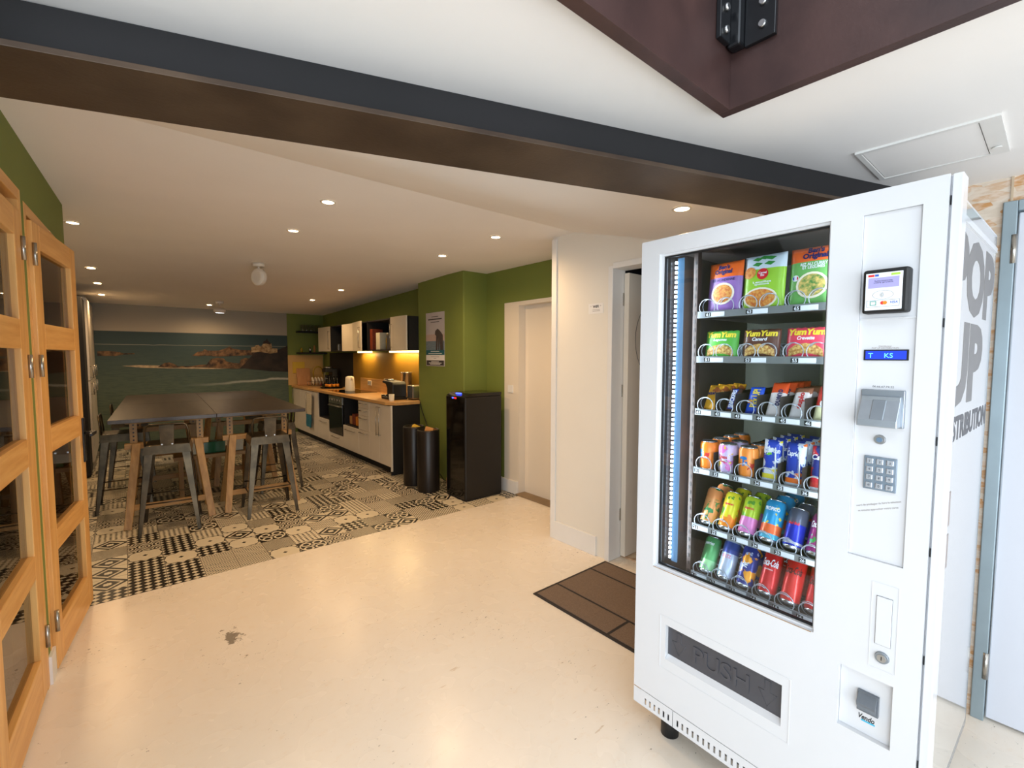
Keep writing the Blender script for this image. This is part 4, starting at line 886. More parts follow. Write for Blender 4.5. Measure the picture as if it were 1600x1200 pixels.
bar_pack('brown chocolate bar with blue and red print, second column', 's', 0.042, 0.098, 0.009, band_mat('dark_brown_wrapper', (74, 50, 44), [], [((200, 200, 220), 26, 0.66)]), [('SNICKERS', 0.074, 0.017, 0.0, 0.050, white, dict(vert=True, shear=0.1))], col_u('n', 1) + 0.006, 1, 32, [([(-0.011, 0.010), (0.011, 0.010), (0.011, 0.092), (-0.011, 0.092)], inkb)])
bar_pack('bright blue wafer bar with yellow print, third column', 'p', 0.050, 0.105, 0.009, band_mat('blue_wafer_wrapper', (30, 84, 206), [(0.0, 0.010, (30, 60, 170))]), [('Pick UP!', 0.070, 0.026, 0.004, 0.058, inky, dict(vert=True))], col_u('n', 2) + 0.008, 1, 28, [(ell(-0.012, 0.045, 0.010, 0.008, 10), food)])
bar_pack('orange and white hazelnut bar, fourth column', 'b', 0.054, 0.128, 0.011, band_mat('white_orange_wrapper', (232, 222, 218), [(0.085, 0.14, (226, 84, 40))], [((120, 66, 44), 22, 0.64)]), [('bueno', 0.062, 0.022, 0.006, 0.066, inkn, dict(vert=True))], col_u('n', 3) + 0.006, 4, 30)
bar_pack('white and brown bar with red print, fifth column', 'd', 0.052, 0.118, 0.010, band_mat('white_brown_wrapper', (226, 220, 218), [(0.095, 0.13, (150, 100, 76))], [((140, 84, 60), 22, 0.62)]), [('duplo', 0.062, 0.022, 0.004, 0.062, inkr, dict(vert=True))], col_u('n', 4) + 0.004, 4, 34)
bar_pack('red and cream chocolate packet, rightmost column', 'r', 0.056, 0.120, 0.014, band_mat('red_cream_wrapper', (206, 44, 48), [(0.0, 0.045, (214, 214, 170))]), [('C', 0.022, 0.026, 0.0, 0.055, white, {})], col_u('n', 5) + 0.004, 3, 28)
# juice pouches on the fourth tray
for k, (cc_, lab, blobs) in enumerate((((40, 70, 180), 'blue and silver juice pouch with yellow foot, fourth column', [((220, 226, 236), 24, 0.50), ((240, 220, 70), 26, 0.66), ((120, 190, 70), 28, 0.66)]), ((34, 60, 160), 'blue juice pouch with orange foot, fifth column', [((200, 214, 232), 22, 0.53), ((236, 120, 60), 26, 0.64)]), ((190, 40, 56), 'red and blue juice pouch by the right window edge', [((30, 40, 110), 14, 0.52), ((220, 226, 236), 26, 0.66)]))):
    p = make_packet('juice_pouch', '', 'juice pouch', 0.056, 0.150, 0.017, band_mat('juice_pouch_%s' % ('silver', 'navy', 'red')[k], cc_, [(0.0, 0.018, (214, 220, 228)), (0.018, 0.034, ((236, 220, 70), (240, 120, 50), (200, 60, 60))[k])], blobs, 0.2))
    ptext(p, ('Capri-Sun', 'Capri-Sun', 'Capri')[k], 0.05, 0.022, 0, 0.112, white, 0.02, 0.2)
    straw = MB().cyl((0.020, -0.022, 0.02), (0.012, -0.020, 0.125), 0.0022, 8).build('straw', M['tag_white'], p)
    u = col_u('n', 3 + k) + 0.002; place(p, u, 0.155, Z4 + 0.002, 8, 6); p['label'] = lab + ', at the glass'; p['group'] = 'juice pouches on the fourth tray'
    for q in range(1, 4): c = dup(p, label=lab + ', ' + ORD[q]); place(c, u, 0.155 + 0.062 * q, Z4 + 0.002, 8, 6)

# ------------------------------------------------------------------ floor mat
fm = thing('door_mat', 'brown ribbed carpet mat with black lines beside the vending machine', 'mat', (0, 0, 0))
boxo('backing', (1.915, 1.05, 0.0), (2.63, 2.065, 0.006), M['mat_dark'], fm, bevel=0.001)
for a, b_ in (((1.935, 1.500), (2.110, 2.045)), ((2.128, 1.07), (2.445, 2.045)), ((2.463, 1.500), (2.612, 2.045)), ((1.935, 1.07), (2.110, 1.482)), ((2.463, 1.07), (2.612, 1.482))):
    boxo('carpet_panel', (a[0], a[1], 0.006), (b_[0], b_[1], 0.0085), M['mat_brown'], fm)

# ------------------------------------------------------------------ wifi sign
ws = thing('wifi_sign', 'small white paper notice reading WIFI on the hall wall', 'sign', (2.66, 2.205, 1.845))
boxo('sheet', (-0.0025, -0.068, -0.037), (-0.0005, 0.068, 0.037), M['paper'], ws)
text('lettering', 'WIFI', 0.055, 0.020, M['ink'], ws, (-0.0026, 0.0, 0.014), (R(90), 0, R(-90)), 0.0004, 0.04)
for s in (-0.045, 0.045): text('lettering', '*', 0.012, 0.012, M['ink_grey'], ws, (-0.0026, s, 0.016), (R(90), 0, R(-90)), 0.0004, 0.03)
for z in (-0.010, -0.020): boxo('print_line', (-0.0030, -0.040, z), (-0.0025, 0.030, z + 0.003), M['ink_grey'], ws)

# ------------------------------------------------------------------ mural
mu = thing('wall_mural', 'seascape photo mural with rocks and a villa covering the far wall', 'mural', (0, 0, 0))
boxo('print', (-1.04, 9.592, 0.0), (2.42, 9.5995, 2.30), M['sea'], mu)
def mp(name, pts, m, d=9.5915):
    MB().prism(list(reversed(pts)), d - 0.0015, d, 'y').build(name, m, mu)
mp('foam_line', [(-0.03, 1.325), (0.2, 1.335), (0.44, 1.325), (0.7, 1.30), (1.25, 1.27), (1.6, 1.262), (1.2, 1.255), (0.6, 1.275), (0.2, 1.295)], M['foam'])
mp('rock', [(-0.31, 1.485), (-0.31, 1.555), (-0.18, 1.56), (-0.05, 1.545), (0.0, 1.525), (0.13, 1.53), (0.14, 1.512), (0.0, 1.505), (-0.1, 1.482)], M['rock'], 9.590)
mp('rock', [(0.42, 1.30), (0.47, 1.335), (0.52, 1.37), (0.58, 1.375), (0.64, 1.35), (0.70, 1.31), (0.9, 1.31), (1.0, 1.33), (1.2, 1.34), (1.25, 1.29), (0.9, 1.29), (0.6, 1.285)], M['rock'], 9.590)
mp('rock', [(1.08, 1.28), (1.12, 1.36), (1.17, 1.43), (1.26, 1.455), (1.36, 1.44), (1.40, 1.39), (1.5, 1.36), (1.6, 1.35), (1.63, 1.42), (1.70, 1.45), (1.80, 1.43), (1.85, 1.35), (1.85, 1.26), (1.5, 1.255)], M['rock'], 9.5885)
mp('rock', [(0.90, 1.49), (0.98, 1.555), (1.05, 1.565), (1.08, 1.60), (1.13, 1.575), (1.3, 1.58), (1.4, 1.62), (1.46, 1.655), (1.50, 1.62), (1.62, 1.595), (1.9, 1.585), (1.9, 1.50), (1.6, 1.49), (1.3, 1.475), (1.1, 1.49), (1.0, 1.48)], M['rock'], 9.5885)
mp('headland', [(1.62, 1.27), (1.70, 1.36), (1.78, 1.46), (1.85, 1.54), (1.98, 1.60), (2.12, 1.62), (2.25, 1.60), (2.42, 1.68), (2.42, 1.18), (2.1, 1.2), (1.8, 1.24)], M['rock_dark'], 9.587)
mp('villa', [(1.80, 1.55), (1.80, 1.64), (1.86, 1.655), (1.87, 1.68), (1.92, 1.69), (1.96, 1.65), (1.99, 1.70), (2.01, 1.74), (2.04, 1.745), (2.06, 1.80), (2.08, 1.75), (2.14, 1.72), (2.15, 1.63), (2.24, 1.625), (2.24, 1.55), (2.12, 1.53), (1.95, 1.56)], M['castle'], 9.5855)
mp('villa_roof', [(1.99, 1.705), (2.01, 1.755), (2.05, 1.775), (2.065, 1.815), (2.08, 1.77), (2.14, 1.715), (2.10, 1.70), (2.05, 1.72)], M['rock_dark'], 9.584)

# ------------------------------------------------------------------ table with trestles
TA = R(-2.6); TO = (-0.128, 5.10)
tb = thing('bar_table', 'high dark-topped table in the middle of the kitchen area', 'table', (TO[0], TO[1], 0), TA)
boxo('tabletop', (0, 0, 0.915), (0.7745, 1.53, 0.95), M['table'], tb, bevel=0.003); boxo('tabletop', (0.775, 0, 0.915), (1.555, 1.53, 0.95), M['table'], tb, bevel=0.003)
boxo('tabletop', (0, 1.533, 0.915), (0.7745, 3.05, 0.95), M['table'], tb, bevel=0.003); boxo('tabletop', (0.775, 1.533, 0.915), (1.555, 3.05, 0.95), M['table'], tb, bevel=0.003)
def make_trestle(label):
    t = thing('trestle', label, 'trestle', group='pine trestles under the table')
    w = 0.60
    MB().box((-0.31, -0.035, 0.665), (0.31, -0.012, 0.715)).build('top_rail', M['pine_h'], t, bevel=0.003)
    MB().box((-0.31, 0.012, 0.665), (0.31, 0.035, 0.715)).build('top_rail', M['pine_h'], t, bevel=0.003)
    for s in (-1, 1):
        for yy, fy in ((-0.04, -0.22), (0.04, 0.22)):
            MB().taper((s * 0.225, yy * 1.2, 0.715), (s * 0.305, fy, 0.0), (0.06, 0.03), (0.055, 0.03), (0, 1, 0)).build('leg', M['pine'], t, bevel=0.003)
        p = MB(); p.box((s * 0.245 - 0.026, -0.011, 0.60), (s * 0.245 + 0.026, 0.011, 0.912)); p.mi = 1
        for k in range(8):
            for fc in (-1, 1): p.cyl((s * 0.245, fc * 0.0112, 0.64 + k * 0.034), (s * 0.245, fc * 0.0120, 0.64 + k * 0.034), 0.007, 10)
        p = p.build('height_post', [M['pine'], M['tag_black']], t)
        MB().cyl((s * 0.232, -0.053, 0.695), (s * 0.232, -0.064, 0.695), 0.007, 10).build('bolt', M['bolt'], t)
    MB().box((-0.28, -0.185, 0.15), (0.28, -0.165, 0.20)).build('stretcher', M['pine_h'], t, bevel=0.003)
    MB().box((-0.30, -0.03, 0.89), (0.30, 0.03, 0.913)).build('head_rail', M['pine_h'], t, bevel=0.002)
    return t
TT = Matrix.Translation((TO[0], TO[1], 0)) @ Matrix.Rotation(TA, 4, 'Z')
rows = [(0.19, 'front'), (1.30, 'middle'), (2.80, 'far')]
tres = None
for yy, rn in rows:
    for xx, sn in ((0.405, 'left'), (1.14, 'right')):
        lab = 'pine A-frame trestle under the table, %s row, %s side' % (rn, sn)
        p = TT @ Vector((xx, yy, 0))
        if tres is None: tres = make_trestle(lab); tres.location = p; tres.rotation_euler = (0, 0, TA)
        else: dup(tres, p, TA, lab)
def small_box(lab, x, y, z, sx, sy, sz, m, rot=0.0, name='storage_box', cat='box', grp=None):
    o = MB().box((-sx / 2, -sy / 2, 0), (sx / 2, sy / 2, sz)).build(name, m, bevel=0.003); o.location = (x, y, z); o.rotation_euler = (0, 0, rot); return tag(o, lab, cat, grp)
# low shelf under the table holding a few boxes
sh = thing('low_bench', 'long low wooden bench standing under the table', 'bench', (0.72, 5.95, 0), TA)
boxo('seat', (-0.36, -0.14, 0.40), (0.36, 0.14, 0.44), M['pine_h'], sh, bevel=0.003)
for s in (-1, 1): boxo('leg', (s * 0.30 - 0.02, -0.12, 0), (s * 0.30 + 0.02, 0.12, 0.40), M['pine'], sh, bevel=0.003)
small_box('white carton on the low bench under the table, left one', 0.52, 5.95, 0.44, 0.10, 0.12, 0.17, M['cream_pack']); small_box('white carton on the low bench under the table, right one', 0.95, 5.93, 0.44, 0.08, 0.12, 0.17, M['cream_pack'])
small_box('dark green box on the bench under the table, between the white cartons', 0.72, 5.95, 0.44, 0.20, 0.14, 0.12, M['green_bottle'])

# ------------------------------------------------------------------ metal stools
def make_stool():
    t = thing('bar_stool', '', 'stool', group='gunmetal bar stools around the table')
    s = 0.155; zt = 0.745; g = M['gun']
    m_ = MB(); m_.box((-s, -s, zt - 0.012), (s, s, zt)); m_.build('seat', g, t, bevel=0.008, segs=3)
    ap = MB()
    for a in range(4):
        T = Matrix.Rotation(a * PI / 2, 4, 'Z'); ap.hexa([(-s - 0.012, -s - 0.014, zt - 0.075), (s + 0.012, -s - 0.014, zt - 0.075), (s + 0.010, -s - 0.011, zt - 0.075), (-s - 0.010, -s - 0.011, zt - 0.075),
                 (-s, -s, zt - 0.005), (s, -s, zt - 0.005), (s, -s + 0.003, zt - 0.005), (-s, -s + 0.003, zt - 0.005)], T)
    ap.build('apron', g, t)
    for sx, sy in ((-1, -1), (1, -1), (1, 1), (-1, 1)):
        l = MB()
        # folded sheet leg: two tapering webs meeting at the outer corner
        for ax in (0, 1):
            a0 = (sx * s, sy * s); a1 = (sx * 0.218, sy * 0.218)
            wt, wb = 0.062, 0.026; th = 0.004
            if ax == 0: q0 = (a0[0] - sx * wt, a0[1]); q1 = (a1[0] - sx * wb, a1[1]); n = (0, -sy * th)
            else: q0 = (a0[0], a0[1] - sy * wt); q1 = (a1[0], a1[1] - sy * wb); n = (-sx * th, 0)
            l.hexa([(a1[0], a1[1], 0), (q1[0], q1[1], 0), (q1[0] + n[0], q1[1] + n[1], 0), (a1[0] + n[0], a1[1] + n[1], 0),
                    (a0[0], a0[1], zt - 0.02), (q0[0], q0[1], zt - 0.02), (q0[0] + n[0], q0[1] + n[1], zt - 0.02), (a0[0] + n[0], a0[1] + n[1], zt - 0.02)])
        l.box((sx * 0.219 - 0.014 if sx > 0 else sx * 0.219, sy * 0.219 - 0.014 if sy > 0 else sy * 0.219, 0), (sx * 0.219 if sx > 0 else sx * 0.219 + 0.014, sy * 0.219 if sy > 0 else sy * 0.219 + 0.014, 0.012))
        l.build('leg', g, t)
    for z, axs in ((0.26, 0), (0.22, 1)):
        k = 0.218 - (0.218 - 0.155) * z / 0.745 - 0.01
        for sgn in (-1, 1):
            b_ = MB(); p0, p1 = ((-k, sgn * k, z), (k, sgn * k, z)) if axs == 0 else ((sgn * k, -k, z), (sgn * k, k, z)); b_.cyl(p0, p1, 0.006, 8); b_.build('footrest', g, t)
    # low back on the -Y side
    hb = MB(); y0 = -s + 0.004
    pts = [(-s + 0.006, y0, zt)] + [(-s + 0.006, y0 - 0.01, zt + 0.12)] + [(-s + 0.020, y0 - 0.014, zt + 0.165), (-s + 0.045, y0 - 0.016, zt + 0.175), (s - 0.045, y0 - 0.016, zt + 0.175), (s - 0.020, y0 - 0.014, zt + 0.165), (s - 0.006, y0 - 0.01, zt + 0.12), (s - 0.006, y0, zt)]
    hb.tube(pts, 0.008, 8); hb.build('back_hoop', g, t)
    MB().hexa([(-0.045, y0 - 0.004, zt - 0.02), (0.045, y0 - 0.004, zt - 0.02), (0.045, y0, zt - 0.02), (-0.045, y0, zt - 0.02), (-0.052, y0 - 0.020, zt + 0.172), (0.052, y0 - 0.020, zt + 0.172), (0.052, y0 - 0.016, zt + 0.172), (-0.052, y0 - 0.016, zt + 0.172)]).build('back_splat', g, t, bevel=0.001)
    for x in (-0.035, 0.035): MB().cyl((x, y0 - 0.006, zt + 0.004), (x, y0 - 0.012, zt + 0.004), 0.006, 8).build('rivet', M['bolt'], t)
    return t
st = make_stool()
spots = [(0.272, 4.975, R(-7), 'front left metal bar stool at the table, nearest the camera'), (1.035, 4.90, R(-3), 'front right metal bar stool at the table'),
         (-0.035, 5.93, R(-92), 'metal bar stool at the left side of the table, nearer one'), (1.30, 5.70, R(88), 'metal bar stool at the right side of the table, nearer one'),
         (0.03, 7.05, R(-92), 'metal bar stool at the left side of the table, further one'), (1.36, 6.75, R(88), 'metal bar stool at the right side of the table, further one')]
for i, (x, y, a, l) in enumerate(spots):
    o = st if i == 0 else dup(st); o.location = (x, y, 0); o.rotation_euler = (0, 0, a); o['label'] = l

# ------------------------------------------------------------------ kitchen base units
XF = 2.5
def vhandle(par, x, y, z0, z1, m=None):
    h = MB(); h.cyl((x - 0.028, y, z0), (x - 0.028, y, z1), 0.005, 8); h.cyl((x - 0.028, y, z0 + 0.01), (x, y, z0 + 0.01), 0.004, 8); h.cyl((x - 0.028, y, z1 - 0.01), (x, y, z1 - 0.01), 0.004, 8); return h.build('handle', m or M['steel'], par)
def hhandle(par, x, y0, y1, z):
    h = MB(); h.cyl((x - 0.028, y0, z), (x - 0.028, y1, z), 0.005, 8); h.cyl((x - 0.028, y0 + 0.01, z), (x, y0 + 0.01, z), 0.004, 8); h.cyl((x - 0.028, y1 - 0.01, z), (x, y1 - 0.01, z), 0.004, 8); return h.build('handle', M['steel'], par)
def carcass(t, y0, y1, z0=0.10, z1=0.875, open_=None):
    mb = MB(); X1 = 3.09; x0 = XF + 0.02
    mb.box((x0, y0 + 0.001, z0), (X1, y0 + 0.017, z1)); mb.box((x0, y1 - 0.017, z0), (X1, y1 - 0.001, z1)); mb.box((x0, y0, z0), (X1, y1, z0 + 0.016)); mb.box((X1 - 0.01, y0, z0), (X1, y1, z1)); mb.box((x0, y0, z1 - 0.016), (X1, y1, z1))
    mb.box((XF + 0.07, y0 + 0.001, 0.0), (XF + 0.085, y1 - 0.001, z0))
    mb.build('body', M['matte_black'], t)
def front(t, nm, y0, y1, z0, z1, m=None): return boxo(nm, (XF, y0 + 0.002, z0 + 0.002), (XF + 0.019, y1 - 0.002, z1 - 0.002), m or M['cab_white'], t, bevel=0.002)
t = thing('base_cabinet', 'grey-white double-door base cabinet at the near end of the kitchen run', 'cabinet', group='kitchen base units'); carcass(t, 5.31, 5.96)
d = front(t, 'door', 5.31, 5.635, 0.10, 0.87); vhandle(d, XF, 5.60, 0.46, 0.84); d = front(t, 'door', 5.635, 5.96, 0.10, 0.87); vhandle(d, XF, 5.68, 0.46, 0.84)
boxo('end_panel', (XF + 0.0, 5.290, 0.0), (3.09, 5.309, 0.875), M['matte_black'], t); boxo('end_trim', (XF - 0.002, 5.289, 0.05), (XF + 0.02, 5.3095, 0.875), M['cab_white'], t, bevel=0.001)
t = thing('drawer_cabinet', 'grey-white drawer cabinet left of the near double-door cabinet', 'cabinet', group='kitchen base units'); carcass(t, 5.96, 6.33)
for a, b_ in ((0.10, 0.46), (0.46, 0.665), (0.665, 0.77), (0.77, 0.87)):
    d = front(t, 'drawer', 5.96, 6.33, a, b_); hhandle(d, XF, 6.02, 6.27, b_ - 0.035)
t = thing('open_cabinet', 'black open niche cabinet with packets, right of the oven', 'cabinet', group='kitchen base units'); carcass(t, 6.33, 6.93); boxo('shelf', (XF + 0.02, 6.347, 0.45), (3.08, 6.913, 0.468), M['matte_black'], t); d = front(t, 'drawer', 6.33, 6.93, 0.10, 0.455); hhandle(d, XF, 6.45, 6.81, 0.40)
t = thing('oven', 'built-in steel and black glass oven in the base units', 'oven'); boxo('body', (XF + 0.02, 6.94, 0.27), (3.05, 7.54, 0.86), M['matte_black'], t)
boxo('door', (XF - 0.005, 6.94, 0.28), (XF + 0.019, 7.54, 0.74), M['gloss_black'], t, bevel=0.003); boxo('door_trim', (XF - 0.008, 6.95, 0.70), (XF - 0.005, 7.53, 0.735), M['steel'], t); hhandle(t, XF - 0.005, 6.98, 7.50, 0.715)
boxo('control_panel', (XF - 0.004, 6.94, 0.745), (XF + 0.019, 7.54, 0.865), M['steel'], t, bevel=0.002)
for k in range(5): MB().cyl((XF - 0.004, 7.02 + k * 0.11, 0.805), (XF - 0.024, 7.02 + k * 0.11, 0.805), 0.017, 14).build('knob', M['steel'], t)
t = thing('oven_drawer_unit', 'low grey-white drawer front beneath the oven', 'drawer'); d = front(t, 'drawer', 6.93, 7.55, 0.10, 0.268); hhandle(d, XF, 7.08, 7.40, 0.225); boxo('plinth', (XF + 0.07, 6.931, 0.0), (XF + 0.085, 7.549, 0.10), M['matte_black'], t)
t = thing('open_cabinet', 'black open niche cabinet left of the oven', 'cabinet', group='kitchen base units'); carcass(t, 7.55, 8.09); boxo('shelf', (XF + 0.02, 7.567, 0.45), (3.08, 8.073, 0.468), M['matte_black'], t); d = front(t, 'drawer', 7.55, 8.09, 0.10, 0.455); hhandle(d, XF, 7.66, 7.98, 0.40)
t = thing('sink_cabinet', 'grey-white sink cabinet with towels hanging, far end of the run', 'cabinet', group='kitchen base units'); carcass(t, 8.09, 9.58)
d = front(t, 'door', 8.09, 8.62, 0.10, 0.87); vhandle(d, XF, 8.57, 0.46, 0.84); d = front(t, 'door', 8.62, 9.12, 0.10, 0.87); vhandle(d, XF, 8.67, 0.46, 0.84); d = front(t, 'door', 9.12, 9.58, 0.10, 0.87); vhandle(d, XF, 9.53, 0.46, 0.84)
wt = thing('worktop', 'long butcher-block wooden worktop along the kitchen wall', 'worktop')
MB().prism([(2.475, 9.59), (2.475, 5.40), (2.56, 5.265), (2.895, 5.265), (2.895, 5.305), (3.095, 5.32), (3.095, 9.59)], 0.878, 0.918, 'z').build('slab', M['worktop'], wt, bevel=0.004)
# contents of open niche
for k, (nm, mm, y, sy, sz) in enumerate((('red-brown', M['red_pack'], 6.47, 0.10, 0.20), ('orange', M['orange'], 6.60, 0.08, 0.13), ('dark red', M['red_pack'], 6.72, 0.10, 0.16), ('brown', M['cardboard'], 6.83, 0.09, 0.12))):
    small_box('%s packet in the open niche right of the oven' % nm, 2.66, y, 0.468, 0.16, sy, sz, mm, 0, 'food_packet', 'packet', 'packets in the open niche')
# towels
def cloth(name, lab, y0, y1, z0, z1, m, x=2.452):
    mb = MB(); nx, nz = 10, 8; mb.sm = True
    for s in (0, 1):
        for j in range(nz + 1):
            for i in range(nx + 1):
                y = y0 + (y1 - y0) * i / nx; z = z0 + (z1 - z0) * j / nz; mb.v.append((x + 0.010 * math.sin(i * 1.6 + j * 0.2) * (1 - 0.5 * j / nz) + 0.005 * s, y + 0.01 * math.sin(j * 0.9), z))
    N = (nx + 1) * (nz + 1)
    for s in (0, 1):
        for j in range(nz):
            for i in range(nx):
                a = s * N + j * (nx + 1) + i; q = [a, a + 1, a + nx + 2, a + nx + 1]; mb.q(q if s else q[::-1])
    return tag(mb.build(name, m), lab, name.split('_')[-1] if 'towel' in name else 'cloth')
cloth('kitchen_towel', 'cream kitchen towel hanging on the sink cabinet handle', 8.30, 8.56, 0.47, 0.83, M['towel']); cloth('dish_cloth', 'teal cloth hanging below the cream towel', 8.34, 8.60, 0.24, 0.46, M['blue_cloth'])

# ------------------------------------------------------------------ splashbacks, wall units, shelves
mb = boxo('splashback', (3.085, 5.315, 0.918), (3.0995, 8.00, 1.545), M['mustard']); tag(mb, 'mustard yellow splashback panel lit from above behind the kettle', 'splashback')
mb = boxo('splashback', (3.083, 8.003, 0.918), (3.0995, 9.20, 1.545), M['matte_black']); tag(mb, 'black splashback panel behind the bottles', 'splashback')
mb = boxo('splashback', (2.42, 9.585, 0.918), (3.08, 9.5995, 1.50), M['tan']); tag(mb, 'tan splashback panel on the far wall by the sink', 'splashback')
mb = boxo('low_upstand', (3.068, 6.55, 0.918), (3.084, 7.65, 1.12), M['worktop'], bevel=0.002); tag(mb, 'low wooden upstand behind the kettle with a socket', 'upstand')
so = thing('wall_socket', 'white double wall socket on the wooden upstand behind the kettle', 'socket', (3.067, 7.25, 1.05)); boxo('plate', (-0.010, -0.07, -0.04), (0.001, 0.07, 0.04), M['kettle'], so, bevel=0.003); boxo('recess', (-0.0115, -0.055, -0.025), (-0.010, -0.01, 0.025), M['ink_grey'], so); boxo('recess', (-0.0115, 0.01, -0.025), (-0.010, 0.055, 0.025), M['ink_grey'], so)
XU = 2.75; ZU0, ZU1 = 1.565, 2.00
def upper(label, y0, y1, nm='wall_cabinet', open_=False):
    t = thing(nm, label, 'cabinet', group='black wall units'); mb = MB(); x0 = XU + (0.0 if open_ else 0.02); X1 = 3.099
    mb.box((x0, y0 + 0.001, ZU0), (X1, y0 + 0.017, ZU1)); mb.box((x0, y1 - 0.017, ZU0), (X1, y1 - 0.001, ZU1)); mb.box((x0, y0, ZU0), (X1, y1, ZU0 + 0.016)); mb.box((x0, y0, ZU1 - 0.016), (X1, y1, ZU1)); mb.box((X1 - 0.01, y0, ZU0), (X1, y1, ZU1)); mb.build('body', M['matte_black'], t); return t
t = upper('black wall unit with one white door nearest the green chimney wall', 5.31, 5.80)
d = boxo('door', (XU, 5.35, ZU0 + 0.002), (XU + 0.019, 5.80, ZU1 + 0.01), M['cab_gloss'], t, bevel=0.002); vhandle(d, XU, 5.76, 1.60, 1.92)
t = upper('open black wall unit holding cartons and an oil bottle', 5.80, 6.58, 'open_wall_unit', True)
t = upper('black wall unit with two white doors, the nearer one ajar', 6.58, 7.60)
boxo('door', (XU, 7.10, ZU0 + 0.002), (XU + 0.019, 7.598, ZU1 - 0.002), M['cab_gloss'], t, bevel=0.002)
d = MB().box((-0.019, -0.50, ZU0 - 0.002), (0, 0, ZU1 + 0.002)).build('door', M['cab_gloss'], t, bevel=0.002); d.location = (XU - 0.002, 7.085, 0); d.rotation_euler = (0, 0, R(-8)); vhandle(d, -0.019, -0.46, 1.60, 1.92)
t = upper('open black wall unit between the white-door units', 7.60, 8.15, 'open_wall_unit', True)
t = upper('black wall unit with one white door at the far end', 8.15, 8.80)
d = boxo('door', (XU, 8.152, ZU0 + 0.002), (XU + 0.019, 8.798, ZU1 - 0.002), M['cab_gloss'], t, bevel=0.002); vhandle(d, XU, 8.20, 1.60, 1.92)
for k, (y, sy, sz, mm, nm) in enumerate(((6.50, 0.09, 0.30, M['red_pack'], 'red-brown tall carton'), (6.27, 0.13, 0.24, M['cream_pack'], 'cream carton'), (5.92, 0.14, 0.20, M['ink'], 'dark grey box'))):
    small_box('%s in the open wall unit' % nm, 2.86, y, ZU0 + 0.016, 0.16, sy, sz, mm, 0, 'food_carton', 'carton', 'cartons in the open wall unit')
b_ = thing('oil_bottle', 'golden oil bottle in the open wall unit', 'bottle', (2.85, 6.09, ZU0 + 0.016)); MB().lathe([(0.03, 0), (0.03, 0.15), (0.012, 0.19), (0.012, 0.215)], 16).build('glass_body', M['oil'], b_); MB().lathe([(0.014, 0.215), (0.014, 0.235)], 12).build('cap', M['kettle'], b_)
small_box('small clear jar with dark lid in the open unit between white doors', 2.84, 7.95, ZU0 + 0.016, 0.07, 0.07, 0.11, M['steel'], 0, 'storage_jar', 'jar')
# under-cabinet led strips
for k, (y0, y1, lab) in enumerate(((5.33, 5.55, 'near the chimney'), (5.62, 6.35, 'under the open unit'), (7.05, 7.55, 'under the ajar door unit'))):
    o = boxo('under_cabinet_light', (2.99, y0, 1.540), (3.03, y1, 1.5645), M['strip']); tag(o, 'glowing warm strip light ' + lab, 'light', 'under-cabinet strip lights')
    area('strip_glow', (3.01, (y0 + y1) / 2, 1.536), (0, 0, 0), 0.04, y1 - y0, 7.0 * (y1 - y0), (1.0, 0.70, 0.32))
# corner shelves
for z, lab in ((1.935, 'upper black shelf with glasses in the far corner'), (1.525, 'lower black shelf in the far corner')):
    t = thing('corner_shelf', lab, 'shelf'); boxo('board', (2.58, 9.36, z), (3.095, 9.599, z + 0.03), M['matte_black'], t, bevel=0.002)
for row_ in range(2):
    for k in range(5):
        o = MB().lathe([(0.026, 0), (0.032, 0.12), (0.030, 0.12), (0.024, 0.006)], 14, cap=False).build('drinking_glass', M['glass']); o.location = (2.66 + k * 0.075, 9.43 + row_ * 0.09, 1.965)
        tag(o, 'clear glass on the upper corner shelf, %s row' % ('front', 'back')[row_], 'glass', 'glasses on the upper corner shelf, %s row' % ('front', 'back')[row_])
for k, (x, h_, m_) in enumerate(((2.64, 0.09, M['oil']), (2.80, 0.10, M['steel']), (2.88, 0.14, M['cardboard']))):
    o = MB().lathe([(0.02, 0), (0.022, h_ * 0.6), (0.010, h_)], 12).build('spice_jar', m_); o.location = (x, 9.46, 1.555); tag(o, ('small golden jar', 'small steel pot', 'brown pepper mill')[k] + ' on the lower corner shelf', 'jar', 'jars on the lower corner shelf')

# ------------------------------------------------------------------ worktop objects
ZW = 0.918
o = boxo('cutting_board', (0, 0, 0), (0.25, 0.018, 0.34), M['terracotta'], bevel=0.008, segs=3); o.location = (2.56, 9.46, ZW + 0.003); o.rotation_euler = (R(-17), 0, 0); tag(o, 'wooden cutting board leaning against the tan splashback', 'cutting board')
o = boxo('yellow_board', (2.50, 9.575, 1.15), (2.72, 9.584, 1.37), M['yellow']); tag(o, 'yellow sheet behind the wooden cutting board', 'sheet')
tp = thing('sink_tap', 'arched brass-coloured kitchen tap by the sink', 'tap', (2.80, 9.30, ZW)); MB().cyl((0, 0, 0), (0, 0, 0.06), 0.022, 14).build('base', M['steel'], tp)
MB().tube([(0, 0, 0.04), (0, 0, 0.25)] + [(0.085 - 0.085 * math.cos(a), -0.0 - 0.02 * math.sin(a), 0.25 + 0.11 * math.sin(a)) for a in [PI * i / 10 for i in range(1, 11)]] + [(0.17, 0, 0.22)], 0.010, 8).build('spout', M['oil'], tp)
dr = thing('dish_rack', 'wire dish rack with crockery beside the tap', 'dish rack', (2.80, 9.05, ZW))
rk = MB()
for z in (0.01, 0.09): rk.tube([(-0.15, -0.12, z), (0.15, -0.12, z), (0.15, 0.12, z), (-0.15, 0.12, z)], 0.004, 6, True)
for k in range(7): rk.cyl((-0.15 + k * 0.05, -0.12, 0.01), (-0.15 + k * 0.05, -0.12, 0.09), 0.003, 6); rk.cyl((-0.15 + k * 0.05, 0.12, 0.01), (-0.15 + k * 0.05, 0.12, 0.09), 0.003, 6)
